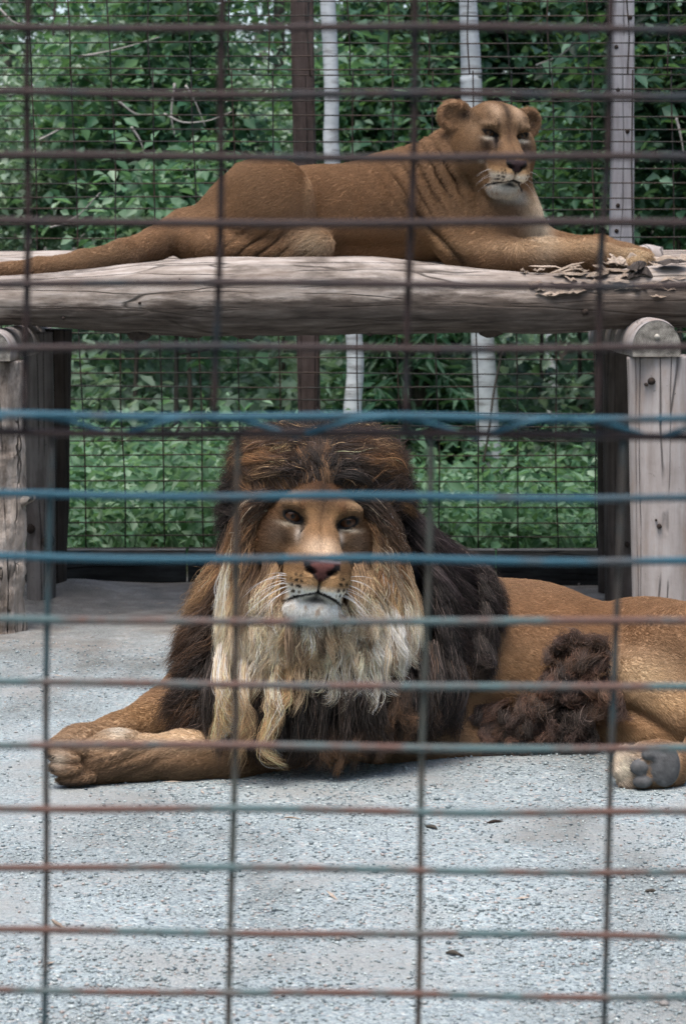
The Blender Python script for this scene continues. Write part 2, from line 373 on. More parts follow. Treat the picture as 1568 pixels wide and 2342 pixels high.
def build_front_fence():
    Y = 2.2
    up = empty('wire_mesh_panel', at(784, 952, Y)); up['_o'] = [float(x) for x in at(784, 952, Y)]
    tag(up, 'upper front panel of rusty dark brown welded wire before the lioness', 'wire fence', 'front wire mesh panels')
    hy = [(-85, -80), (61, 66), (212, 219), (357, 360), (507, 511), (648, 653), (795, 797), (949, 958)]
    def hor(l, r, mat, par, sd, dy):
        s = (r-l)/1568.; pts = [at(x, l+s*x, Y+dy) for x in (-430, 100, 784, 1400, 2000)]
        wire('wire', pts, .0035, mat, par, sd)
    for i, (l, r) in enumerate(hy): hor(l, r, M['wire_up'] if i < 5 else M['wire_blue'] if i == 7 else M['wire_up'], up, i, -.003)
    for i, (x0, x1) in enumerate([(-380, -372), (66, 59), (510, 493), (949, 929), (1397, 1362), (1846, 1800)]):
        s = (x1-x0)/890.; pts = [at(x0+s*(y-60), y, Y+.0028) for y in (-420, 60, 500, 978)]
        wire('wire', pts, .0031, M['wire_up'], up, 30+i)
    lo = empty('wire_mesh_panel', (0, Y, 0)); lo['_o'] = [0, Y, 0]
    tag(lo, 'lower front panel of worn blue and rusty welded wire before the male lion', 'wire fence', 'front wire mesh panels')
    ly = [(988, 997), (1131, 1140), (1274, 1284), (1416, 1423), (1562, 1570), (1703, 1713), (1848, 1860), (1983, 1995), (2128, 2142), (2265, 2281), (2408, 2424)]
    for i, (l, r) in enumerate(ly): hor(l, r, M['wire_blue'] if 0 < i < 3 else M['wire_low'] if i > 2 else M['wire_up'], lo, 60+i, .005)
    zb = 2342+600*2597/1000
    for i, (x0, x1) in enumerate([(-330, -326), (116, 100), (546, 525), (984, 953), (1421, 1381), (1862, 1806)]):
        s = (x1-x0)/1330.; pts = [at(x0+s*(y-1010), y, Y+.0108) for y in (985, 1600, 2340, 3860)]
        wire('wire', pts, .0029, M['wire_mid_v'] if i in (1,4) else M['wire_low_v'], lo, 90+i)
    # the binding wire that laces the two panels together
    pts = []
    for k in range(0, 420):
        a = k/420.; x = -430+2430*a; ph = (x-60)/410.*2*math.pi
        # long lazy turns: runs along the upper wire, dips behind the lower one
        s = .5+.5*math.cos(ph); e = s**.55
        pts.append(at(x, 994-44*e + (x/1568.)*8, Y-.0085*math.cos(ph+.7)+.001))
    v, f = tube(np.array(pts), [.0027]*3, 420, 6); mk('binding_wire', v, f, M['wire_blue'], lo)

def build_rear_fence():
    Y = 9.9
    groups = [
        ('wire_mesh_panel', 'upper rear panel of dark welded wire mesh before the forest, level with the lioness', [797+91.2*k for k in range(-13, 13)], 100, range(-12, 6), lambda k: 4+31*k, -60, 172),
        ('wire_mesh_panel', 'lower rear panel of dark welded wire mesh before the undergrowth, reaching the kick boards', [819+90.2*k for k in range(-13, 13)], 900, range(0, 36), lambda k: 171+31.0*k, 160, 1262)]
    for gi, (nm, lab, xs, yr, ks, fy, y0, y1) in enumerate(groups):
        p = empty(nm, (0, Y, 0)); p['_o'] = [0, Y, 0]; tag(p, lab, 'wire fence', 'rear wire mesh panels')
        yt, yb = (y0, y1) if gi else (-380, y1)
        for i, x in enumerate(xs):
            pts = [at(x + (y-yr)*.0205 - (x-784)*(y-yr)/5714.*.1, y, Y+.02*gi) for y in (yt, .5*(yt+yb), yb)]
            wire('wire', pts, .0030, M['wire_rear'], p, 200+i+50*gi, .004, 6, 20)
        for i, k in enumerate(ks):
            y = fy(k) + 2.0*math.sin(k*2.3)
            pts = [at(xx, y+1.5*math.sin(k+xx*.004), Y+.02*gi-.006) for xx in (-430, 200, 784, 1300, 2000)]
            wire('wire', pts, .0029, M['wire_rear'], p, 300+i+50*gi, .002, 6, 20)
    # kick boards along the foot of the fence
    kb = empty('kick_board', (0, Y-.08, 0)); kb['_o'] = [0, Y-.08, 0]
    tag(kb, 'dark weathered timber kick board along the foot of the rear fence', 'board')
    zt = at(784, 1256, Y-.06)[2]
    for i, (x0, x1) in enumerate([(-2.3, -.62), (-.612, .60), (.608, 2.3)]):
        z0, z1 = -.05, zt-.022
        n = 14; xs = np.linspace(x0, x1, n); rg = rng_(40+i)
        jit = rg.normal(0, .0025, n)
        v = []; 
        for q in range(n):
            v += [(xs[q], Y-.10+jit[q], z0), (xs[q], Y-.10+jit[q], z1+jit[q]*.6), (xs[q], Y-.055, z1+jit[q]*.6), (xs[q], Y-.055, z0)]
        f = []
        for q in range(n-1):
            for a in range(4): f.append((q*4+a, q*4+(a+1) % 4, q*4+4+(a+1) % 4, q*4+4+a))
        f += [(0, 3, 2, 1), tuple((n-1)*4+a for a in range(4))]
        mk('plank', v, f, M['plank'], kb, smooth=False)
        v, f = box(((x0+x1)/2, Y-.08, zt-.011), (x1-x0-.004, .075, .024)); mk('cap_rail', v, f, M['plank_top'], kb, smooth=False)
    # timber posts of the rear fence
    def fpost(x0, y0, x1, y1, w, Yp, mat, lab, dpt=.09, bolts=()):
        a = at(x0, y0, Yp); b = at(x1, y1, Yp); d = (b-a)/(b[2]-a[2]); z0, z1 = -.06, 4.2
        e = empty('fence_post', (a+d*(0-a[2]))); tag(e, lab, 'post', 'timber posts of the rear fence')
        e['_o'] = [float(q) for q in e.location]
        n = 30; v = []; rg = rng_(int(x0)); W = w/PX(Yp)/2
        for z in np.linspace(z0, z1, n):
            c = a+d*(z-a[2]); j = rg.normal(0, .0012, 2); k = .006
            v += [(c[0]-W+j[0], Yp-dpt/2+k, z), (c[0]-W+k+j[0], Yp-dpt/2, z), (c[0]+W-k+j[1], Yp-dpt/2, z), (c[0]+W+j[1], Yp-dpt/2+k, z), (c[0]+W+j[1], Yp+dpt/2, z), (c[0]-W+j[0], Yp+dpt/2, z)]
        f = []
        for q in range(n-1):
            for s in range(6): f.append((q*6+s, q*6+(s+1) % 6, q*6+6+(s+1) % 6, q*6+6+s))
        f += [tuple(range(6))[::-1], tuple((n-1)*6+s for s in range(6))]
        mk('timber', v, f, mat, e, smooth=False)
        for (bx, by) in bolts:
            c = at(bx, by, Yp-dpt/2-.003); vv, ff = tube([c, c+np.array([0, .01, 0])], [.009, .007], 3, 8); mk('bolt', vv, ff, M['dark_knot'], e)
        return e
    fpost(692, 100, 706, 880, 52, 10.06, M['post_brown'], 'dark brown square fence post standing behind the middle of the rear mesh')
    fpost(1421, 100, 1421, 520, 51, 10.06, M['post_grey'], 'pale grey bolted fence post standing behind the rear mesh beside the lioness', bolts=[(1408, 107), (1412, 206), (1440, 40), (1412, 470), (1409, 528), (1434, 300)])

def wpath(pts): return np.array([at(*p) for p in pts])

def build_platform():
    root = empty('log_platform', (0, 9.0, 0)); root['_o'] = [0, 9.0, 0]
    tag(root, 'raised sleeping platform of thick weathered logs on timber posts under the lioness', 'platform')
    # front log: top and bottom silhouette read along x
    Yf = 8.62
    xs = [-560, -250, 0, 130, 300, 480, 640, 800, 950, 1100, 1250, 1400, 1568, 1850, 2150]
    tops = [632, 630, 630, 625, 604, 588, 588, 592, 600, 612, 622, 618, 606, 600, 600]
    bots = [750, 748, 748, 754, 765, 772, 768, 762, 764, 764, 760, 752, 746, 744, 744]
    path = []; rad = []
    for x, t, b in zip(xs, tops, bots):
        path.append(at(x, (t+b)/2, Yf)); rad.append((b-t)/2/PX(Yf))
    v, f = tube(path, rad, 260, 64, .018, 6, 3, (.45, 1, 1), True, .5)
    # squash the top to a worn, slightly flattened seat
    def lower_dark_attr(v, path):
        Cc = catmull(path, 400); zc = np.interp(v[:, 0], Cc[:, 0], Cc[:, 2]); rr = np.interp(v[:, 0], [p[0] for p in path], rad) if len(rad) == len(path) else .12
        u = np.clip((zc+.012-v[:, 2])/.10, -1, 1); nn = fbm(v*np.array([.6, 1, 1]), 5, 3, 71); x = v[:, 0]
        return {'lower_dark': ('POINT', 'FLOAT', np.clip(.5+.55*u+.35*nn+.25*np.clip((x+.2)/1.0, -1, .6)*1.0*(u > -.4), 0, 1))}
    mk('log', v, f, M['log'], root, attrs=lower_dark_attr(v, path))
    # bark lumps hanging under the front log
    rg = rng_(5)
    for (x, y, w, h) in [(320, 772, 60, 12), (312, 780, 9, 14), (440, 768, 80, 9), (845, 766, 16, 8), (1120, 764, 60, 12), (560, 772, 70, 8)]:
        c = at(x, y-9, Yf+.01); sx, sz = w/PX(Yf)/2, h/PX(Yf)
        th = np.linspace(0, 2*math.pi, 12, endpoint=False); ph = np.linspace(0, math.pi, 7)
        vv = np.array([(math.sin(p)*math.cos(t)*sx, math.sin(p)*math.sin(t)*.05, math.cos(p)*sz*1.4) for p in ph for t in th])
        vv += rg.normal(0, .003, vv.shape)
        ff = [(a*12+b, a*12+(b+1) % 12, (a+1)*12+(b+1) % 12, (a+1)*12+b) for a in range(6) for b in range(12)]
        mk('bark_lump', vv+c, ff, M['log_dark'], root)
    # logs behind it
    for i, (Yl, t, b, sd) in enumerate([(8.92, 592, 740, 11), (9.2, 588, 735, 12), (9.46, 578, 725, 13)]):
        pts = []; rr = []
        for x in (-620, -200, 200, 600, 1000, 1400, 1800, 2200):
            w = 4*math.sin(x*.004+i*2); bump_ = (12 if 250 < x < 1300 else 0)
            pts.append(at(x, (t+b)/2+w+bump_, Yl)); rr.append((b-t)/2/PX(Yl))
        v, f = tube(pts, rr, 160, 40, .010, 7, sd, (.35, 1, 1), True, .5); mk('log', v, f, M['log'], root)
    # splintered bark and broken wood towards the right end
    rg = rng_(77)
    def chunk(px, py, Yc, L, W, H, ang, mat, nm='splinter'):
        c = at(px, py, Yc); n = 7; v = []
        for q in range(n):
            u = q/(n-1); w = (math.sin(math.pi*min(1, max(.04, u*.94+.03))))**.6
            cc = np.array([(u-.5)*L*math.cos(ang), rg.normal(0, .004), (u-.5)*L*math.sin(ang)+rg.normal(0, .003)])
            for (a, b) in ((-1, -.5), (-.4, .7), (.5, .9), (1, -.3)):
                v.append(c+cc+np.array([0, a*W*w*(1+rg.normal(0, .2)), b*H*w*(1+rg.normal(0, .25))]))
        f = []
        for q in range(n-1):
            for s in range(4): f.append((q*4+s, q*4+(s+1) % 4, q*4+4+(s+1) % 4, q*4+4+s))
        f += [(3, 2, 1, 0), tuple((n-1)*4+s for s in range(4))]
        mk(nm, v, f, mat, root, smooth=False)
    for k in range(64):
        x = 1190+rg.random()*460; lo, hi = 606+.02*(1400-x)*.2, 690-(x-1190)*.03
        u = rg.random()**1.3; py = lo+(hi-lo)*u
        # depth of the log's rounded surface at this height
        yc, R = 686, 75; s = np.clip((py-yc)/R, -1, 1); Yc = Yf-(R/PX(Yf))*math.sqrt(max(0, 1-s*s))*1.0
        chunk(x, py, Yc+.009, .03+.11*rg.random()**2, .010+.010*rg.random(), .004+.006*rg.random(), rg.normal(0, .12), M['log_split'])
    for k in range(22):
        x = 1395+rg.random()*230; chunk(x, 604-8*rg.random(), 8.62+.14*rg.random(), .05+.07*rg.random(), .03, .012+.02*rg.random(), rg.normal(0, .3), M['log_split'])
    for (x, y, L, H, a) in [(1455, 610, .07, .018, .25), (1470, 620, .07, .020, -.5), (1448, 628, .06, .012, .3), (1530, 600, .12, .012, .05)]:
        chunk(x, y, 8.55, L, .03, H, a, M['post_dark'], 'bark_flake')
    v, f = tube([at(1438, 590, 9.30), at(1475, 586, 9.30), at(1512, 588, 9.30)], [.036, .044, .040], 16, 20, .006, 12, 8); mk('log_stub', v, f, M['post'], root)
    v, f = tube([at(1280, 556, 9.36), at(1310, 552, 9.36), at(1345, 556, 9.36)], [.012, .020, .012], 12, 12, .006, 20, 9); mk('log_stub', v, f, M['log_split'], root)
    # knots and a check along the front log
    for (x, y, w) in [(1338, 716-2, 8), (412, 640, 4), (145, 728, 4), (320, 693, 4), (780, 655, 4)]:
        yc, R = 680, 78; s = np.clip((y-yc)/R, -.98, .98); Yc = Yf-(R/PX(Yf))*math.sqrt(1-s*s)
        c = at(x, y, Yc-.002); vv, ff = tube([c+np.array([0, -.006, 0]), c+np.array([0, .03, 0])], [w/PX(Yf)*.8, w/PX(Yf)*1.2], 3, 10, .003, 60, int(x)); mk('knot', vv, ff, M['dark_knot'], root)
    # cross beams: half-round logs lying in depth on the post tops
    def beam(px, py_top, py_bot, wpx, Y0, Y1, nm='cross_beam'):
        c = at(px, py_bot, Y0); top = at(px, py_top, Y0)[2]; zb = c[2]; W = wpx/PX(Y0)/2; Hh = top-zb
        a = np.linspace(0, math.pi, 22); prof = [(W*math.cos(t)*(1 if math.sin(t) > .25 else 1), zb+Hh*(.25+.75*math.sin(t))) for t in a]
        prof = [(W*.98, zb)] + prof + [(-W*.98, zb)]
        ny = 24; v = []; ys = np.linspace(Y0, Y1, ny); rg = rng_(int(px)+3)
        for q, yv in enumerate(ys):
            k = .96 if q in (0,) else 1.0
            for (xx, zz) in prof:
                v.append((c[0]+xx*k+.003*math.sin(q*.8), yv if q else yv-.0, zb+(zz-zb)*k if q == 0 else zz))
        n = len(prof); f = []
        for q in range(ny-1):
            for s in range(n): f.append((q*n+s, q*n+(s+1) % n, q*n+n+(s+1) % n, q*n+n+s))
        b = mk(nm, v, f+[tuple((ny-1)*n+s for s in range(n))], M['post'], root)
        # sawn end as its own face with rings and a check
        ve = [(c[0]+xx*.96, Y0-.001+.004*math.hypot(xx/W, (zz-zb-Hh*.4)/Hh), zb+(zz-zb)*.96) for (xx, zz) in prof]
        cen = (c[0], Y0-.001, zb+Hh*.42); ve.append(cen)
        mk('sawn_end', ve, [(s, (s+1) % n, n) for s in range(n)], M['rings'], b)
        return b
    # rings material centred on the beam ends
    m, nt, b = new_mat('sawn_rings'); g = nt.nodes.new('ShaderNodeTexCoord'); mp = nt.nodes.new('ShaderNodeMapping'); nt.links.new(g.outputs['Generated'], mp.inputs[0])
    mp.inputs['Location'].default_value = (-.5, 0, -.42); mp.inputs['Scale'].default_value = (1, 0, 1)
    w = nt.nodes.new('ShaderNodeTexWave'); w.wave_type = 'RINGS'; w.rings_direction = 'Y'; w.inputs['Scale'].default_value = 9; w.inputs['Distortion'].default_value = 2.2; w.inputs['Detail'].default_value = 3
    nt.links.new(mp.outputs[0], w.inputs['Vector']); nz = noise(nt, mp.outputs[0], 4, 5, .65)
    c1 = ramp(nt, w.outputs[0], [(0, (.23, .215, .19)), (1, (.36, .345, .31))]); c2 = ramp(nt, nz.outputs[0], [(.35, (.10, .09, .08)), (.62, (1, 1, 1))])
    nt.links.new(mixc(nt, .75, c1.outputs[0], c2.outputs[0], 'MULTIPLY'), b.inputs['Base Color']); bump(nt, b, w.outputs[0], .3, .003); M['rings'] = m
    beam(1500, 729, 816, 116, 8.30, 9.75); beam(-16, 755, 826, 84, 8.42, 9.75)
    vv, ff = tube([at(1501, 770, 8.294), at(1501, 770, 8.31)], [.009, .009], 3, 10); mk('bolt_head', vv, ff, M['end_grain'], root)
    # posts
    def post(pts, rads, mat, amp=.004, nsc=6, sd=0, sides=36, nm='post', ridged=0, stretch=(1, 1, .25)):
        v, f = tube(pts, rads, 120, sides, amp, nsc, sd, stretch, True, ridged); return mk(nm, v, f, mat, root)
    def vpost(px_top, py_top, px_bot, Y, wpx, mat, **kw):
        a = at(px_top, py_top, Y); zb = -.05; bx = at(px_bot, 1400, Y)[0]
        mid = [(a[0]+(bx-a[0])*q, Y, a[2]+(zb-a[2])*q) for q in (0, .33, .66, 1)]
        return post(mid, [wpx/2/PX(Y)]*4, mat, **kw)
    vpost(1511, 814, 1526, 8.43, 158, M['post'], sd=4, amp=.003)
    vpost(-12, 824, -12, 8.55, 142, M['post_bark'], sd=6, amp=.020, nsc=16, ridged=1.2, stretch=(1, 1, .7), sides=56)
    vpost(1425, 760, 1432, 9.35, 100, M['post_umber'], sd=8, amp=.004)
    vpost(1392, 700, 1398, 9.60, 62, M['post_dark'], sd=9, amp=.004)
    vpost(88, 760, 96, 9.30, 66, M['post_shade'], sd=10, amp=.003)
    vpost(120, 752, 112, 9.55, 90, M['post_dark'], sd=12, amp=.034, nsc=5, ridged=.6)
    # limb stub and knots on the rough post
    c = at(66, 1140, 8.5); v, f = tube([c+np.array([-.03, .01, -.01]), c+np.array([.012, 0, .004]), c+np.array([.024, 0, .008])], [.022, .016, .010], 8, 10, .004, 40); mk('knot', v, f, M['post_bark'], root)
    for (x, y, Yk, r) in [(1507, 1204, 8.31, .008), (1434, 1246, 9.25, .009), (1490, 872, 8.31, .011), (1508, 956, 8.31, .004), (1478, 880, 8.31, .005), (1540, 900, 8.32, .004), (1500, 1190, 8.31, .003), (1420, 1142, 9.25, .010), (108, 1240, 9.2, .02), (70, 1210, 9.24, .016)]:
        c = at(x, y, Yk); v, f = tube([c+np.array([0, -.003, 0]), c+np.array([0, .03, 0])], [r, r*1.3], 3, 9, .002, 90, int(x)); mk('knot', v, f, M['dark_knot'], root)

# ------------------------------------------------------------------ leaves, trees
LEAF = [mat_leaf('leaf_bright', (.022, .080, .042), (.115, .25, .14), (.36, .50, .36), .4),
        mat_leaf('leaf_mid', (.012, .050, .030), (.06, .165, .095), (.24, .38, .27), .4),
        mat_leaf('leaf_dark', (.006, .030, .020), (.030, .095, .058), (.15, .27, .185), .35),
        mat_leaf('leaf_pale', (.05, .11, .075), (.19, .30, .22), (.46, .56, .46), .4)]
def leaves(P, size, r, droop=.35, narrow=.55, nrm=None):
    """folded leaf blades at points P, base, two sides and tip; two triangles each"""
    N = len(P); a = r.random(N)*6.283
    d = np.stack([np.cos(a), np.sin(a), -droop+r.normal(0, .45, N)], 1); d /= np.linalg.norm(d, axis=1)[:, None]
    up = np.stack([r.normal(0, .55, N), r.normal(-.15, .55, N), np.ones(N)], 1)
    s = np.cross(d, up); s /= np.linalg.norm(s, axis=1)[:, None]; n = np.cross(s, d)
    L = size*(.6+.8*r.random(N)); W = L*narrow*(.8+.4*r.random(N))
    L = L[:, None]; W = W[:, None]
    b = P; l = P+d*L*.45-s*W*.5+n*W*.18; t = P+d*L-n*L*.12; q = P+d*L*.45+s*W*.5+n*W*.18
    l2 = P+d*L*.78-s*W*.27+n*W*.05; q2 = P+d*L*.78+s*W*.27+n*W*.05
    V = np.stack([b, l, l2, t, q2, q], 1).reshape(-1, 3)
    k = (np.arange(N)*6)[:, None]
    F = np.concatenate([k+np.array([[0, 1, 2, 3]]), k+np.array([[0, 3, 4, 5]])], 1).reshape(-1, 4)
    tint = np.repeat(np.clip(r.normal(.46, .27, N), 0, 1), 2)
    return V, F, tint
def leaf_obj(name, P, size, r, mat, parent=None, **kw):
    V, F, t = leaves(P, size, r, **kw)
    return mk(name, V, F, mat, parent, attrs={'tint': ('FACE', 'FLOAT', t)})
def mat_birch():
    m, nt, b = new_mat('birch_bark'); v = coords(nt, (1, 1, 7)); v2 = coords(nt)
    n = noise(nt, v, 5, 6, .65); n2 = noise(nt, v2, 7, 4, .6); n3 = noise(nt, coords(nt, (1, 1, 12)), 14, 3, .6)
    c = ramp(nt, n2.outputs[0], [(.3, (.30, .33, .36)), (.6, (.52, .56, .585)), (.8, (.44, .42, .39))])
    d = ramp(nt, n.outputs[0], [(.53, (0, 0, 0)), (.63, (1, 1, 1))]); d3 = ramp(nt, n3.outputs[0], [(.62, (0, 0, 0)), (.72, (1, 1, 1))])
    k = mathn(nt, 'ADD', mathn(nt, 'MULTIPLY', d.outputs[0], .55), mathn(nt, 'MULTIPLY', d3.outputs[0], .5), True)
    nt.links.new(mixc(nt, k, c.outputs[0], (.10, .085, .075)), b.inputs['Base Color']); bump(nt, b, n.outputs[0], .5, .006); return m
M['birch'] = mat_birch()
M['bark'] = mat_wood('tree_bark', 2, (.035, .03, .026), (.085, .075, .062), (.16, .145, .125), (.02, .018, .015), .5, 40)
M['bark_pale'] = mat_wood('pale_bark', 2, (.16, .14, .12), (.30, .27, .235), (.42, .39, .35), (.07, .06, .05), .5, 40)
M['twig'] = mat_plain('dead_twig', (.28, .27, .25), .9, 40, .35, .3)

def tree(name, label, path, rads, bark, crown=None, leafm=None, lsize=.09, nleaf=0, limbs=5, sd=0, group=None, cat='tree', lowest=1.2, spread=1.2, narrow=.6):
    r = rng_(sd); base = np.array(path[0]); e = empty(name, base); e['_o'] = [float(q) for q in base]
    tag(e, label, cat, group)
    v, f = tube(path, rads, 60, 14, rads[0]*.10, 5, sd, (1, 1, .4)); mk('trunk', v, f, bark, e)
    C = catmull(path, 60); tips = []
    for k in range(limbs):
        u = .25+.7*(k+r.random())/limbs; i = int(u*59); o = C[i]
        if o[2] < lowest: i = int(np.argmin(abs(C[:, 2]-lowest-(C[-1][2]-lowest)*(k/limbs)))); o = C[i]
        a = r.random()*6.283; L = spread*(.6+.7*r.random())*(1.15-.5*u)
        d = np.array([math.cos(a), math.sin(a)*.8, .35+.4*r.random()])
        p = [o, o+d*L*.4+r.normal(0, .04, 3), o+d*L*.75+np.array([0, 0, -.06*L]), o+d*L+np.array([0, 0, -.12*L])]
        v, f = tube(p, [max(.008, rads[0]*.28), .006, .003], 14, 7); mk('branch', v, f, bark, e)
        tips.append(catmull(p, 12)[3:])
    if nleaf:
        T = np.vstack(tips) if tips else C[20:]
        if crown is not None:
            c, R = np.array(crown[0]), np.array(crown[1])
            q = r.normal(0, 1, (90, 3)); q /= np.linalg.norm(q, axis=1)[:, None]; T2 = c+q*R*(r.random((90, 1))**.4)
            T = np.vstack([T, T2])
        k = r.integers(0, len(T), nleaf); P = T[k]+r.normal(0, 1, (nleaf, 3))*np.array([.17, .17, .12])*(lsize/.09)
        leaf_obj('crown', P, lsize, r, leafm, e, narrow=narrow)
    return e
def conifer(name, label, base, H, R, sd, leafm, z0=.2):
    r = rng_(sd); e = empty(name, base); e['_o'] = [float(q) for q in base]; tag(e, label, 'tree', 'conifers in the forest')
    base = np.array(base); v, f = tube([base, base+np.array([0, 0, H])], [.10, .02], 20, 10); mk('trunk', v, f, M['bark'], e)
    Ps = []; Ds = []
    for k in range(64):
        z = z0+(H-z0)*(k/64.); L = R*(1-.8*k/64.)*(.7+.5*r.random()); a = r.random()*6.283; d = np.array([math.cos(a), math.sin(a), -.25])
        n = int(60*L/R)+16; t = r.random(n)**.8; side = np.array([-math.sin(a), math.cos(a), 0])
        Ps.append(base+np.array([0, 0, z])+d*(t*L)[:, None]+side*((r.random(n)-.5)*.34*L*(1-t*.6))[:, None]+np.array([0, 0, -.15])*(t*t*L)[:, None])
    P = np.vstack(Ps); leaf_obj('crown', P, .13, r, leafm, e, narrow=.22, droop=.7)
    return e

def build_forest():
    r = rng_(101)
    # low undergrowth: nobody could count it
    def cover(name, label, mats, n, y0, y1, hmin, hmax, ls, nl, xr=lambda y: .165*y+.5, seed=0, bias=1.3, keepf=None):
        r = rng_(seed); Y = y0+(y1-y0)*r.random(n)**bias; X = (r.random(n)*2-1)*xr(Y)
        if keepf is not None: k = keepf(X, Y, r); X, Y = X[k], Y[k]; n = len(X)
        H = (hmin+(hmax-hmin)*r.random(n)**1.6)*(.75+.5*vnoise(np.stack([X, Y, X*0], 1), .8, seed)); H = np.maximum(H, hmin*.6)
        cnt = r.integers(int(nl*.6), int(nl*1.4), n); idx = np.repeat(np.arange(n), cnt); N = len(idx)
        th = r.random(N)*6.283; rr = np.sqrt(r.random(N)); z = r.random(N)**.65
        S = (.09+.22*H)[idx]
        P = np.stack([X[idx]+np.cos(th)*rr*S, Y[idx]+np.sin(th)*rr*S, ground_z(X, Y)[idx]+z*H[idx]*(1-.35*rr**2)], 1)
        size = ls*(.75+.5*r.random(n))[idx]
        V, F, t = leaves(P, size, r); 
        o = mk(name, V, F, mats, None, attrs={'tint': ('FACE', 'FLOAT', np.clip(t*.7+.35*np.repeat(r.random(n)[idx], 2), 0, 1))}); tag(o, label, 'plants', kind='stuff')
        return o
    cover('undergrowth', 'dense bright green leafy undergrowth behind the rear fence', LEAF[0], 1900, 10.35, 18, .12, .80, .062, 34, seed=1)
    cover('undergrowth', 'pale leafy undergrowth further into the forest', LEAF[3], 2600, 14, 30, .6, 1.7, .10, 40, seed=2, keepf=lambda X, Y, r: ~((np.abs(X/Y*FPX+CX-1270) < 90) & (Y < 24)))
    # grass tufts at the fence foot
    n = 1500; X = (r.random(n)*2-1)*1.9; Y = 10.15+r.random(n)**1.3*2.6; h = .05+.15*r.random(n)
    P = np.stack([X, Y, ground_z(X, Y)], 1); a = r.random(n)*6.283; lean = np.stack([np.cos(a), np.sin(a), np.zeros(n)], 1)*(h*.4)[:, None]
    w = np.stack([-np.sin(a), np.cos(a), np.zeros(n)], 1)*.005
    V = np.stack([P-w, P+w, P+lean*.35+np.array([0, 0, 1])*(h*.6)[:, None]+w*.8, P+lean+np.array([0, 0, 1])*(h)[:, None], P+lean*.35+np.array([0, 0, 1])*(h*.6)[:, None]-w*.8], 1).reshape(-1, 3)
    k = (np.arange(n)*5)[:, None]; F = k+np.array([[0, 1, 2, 3, 4]])
    o = mk('grass', V, F, LEAF[0], None, attrs={'tint': ('FACE', 'FLOAT', .3+.6*r.random(n))}); tag(o, 'thin green grass blades at the foot of the rear fence', 'grass', kind='stuff')
    # birches and other trunks that can be told apart
    def trunk_path(rows, Y, ztop=6.5):
        P = [at(x, y, Y) for x, y in rows]; d = (P[0]-P[-1])/(P[0][2]-P[-1][2])
        bot = P[-1]+d*(0-P[-1][2]); top = P[0]+d*(ztop-P[0][2]); return [bot]+P[::-1]+[top]
    T = [
        ('birch_tree', 'slim white birch trunk beside the dark brown fence post', [(749, 0), (760, 370), (810, 780), (806, 960)], 12.2, 42, M['birch']),
        ('birch_tree', 'stout white birch trunk whose foot shows right of the male lion', [(1069, 0), (1077, 220), (1103, 780), (1122, 1075)], 13.4, 54, M['birch']),
        ('birch_tree', 'thin distant bluish birch trunk in the dark clearing', [(1248, 300), (1255, 640), (1260, 770), (1262, 890)], 19.0, 24, M['birch']),
        ('birch_tree', 'pale leaning trunk among dead twigs behind the haunch of the lioness', [(232, 0), (236, 200), (244, 400), (262, 620)], 20.0, 26, M['bark_pale']),
        ('birch_tree', 'thin grey trunk beside the frame edge left of the tail', [(14, 0), (20, 260), (28, 480), (34, 620)], 18.0, 24, M['bark_pale']),
        ('forest_tree', 'slender grey trunk between the rear fence posts', [(578, 0), (600, 120), (612, 300), (640, 620)], 22.0, 20, M['bark_pale']),
        ('forest_tree', 'dark trunk right of the pale grey fence post', [(1500, 0), (1506, 260), (1512, 520), (1518, 640)], 17.0, 26, M['bark']),
        ('forest_tree', 'dark trunk behind the head of the lioness', [(1310, 0), (1304, 260), (1300, 520), (1296, 700)], 23.0, 30, M['bark']),
        ('forest_tree', 'thin dark trunk rising left of the haunch of the lioness', [(395, 0), (404, 200), (418, 400), (430, 600)], 21.0, 22, M['bark']),
    ]
    for i, (nm, lab, rows, Y, w, bk) in enumerate(T):
        p = trunk_path(rows, Y); R = w/2/PX(Y)
        lm = LEAF[(1, 1, 2, 3, 3, 2, 2, 2, 1)[i]]
        tree(nm, lab, p, [R*1.25, R, R*.95, R*.85, R*.5], bk, (p[-1]-np.array([0, 0, 1.2]), (1.6, 1.2, 1.4)), lm, .10, 700, 5, 500+i, 'trees beyond the rear fence', lowest=3.9, spread=1.3)
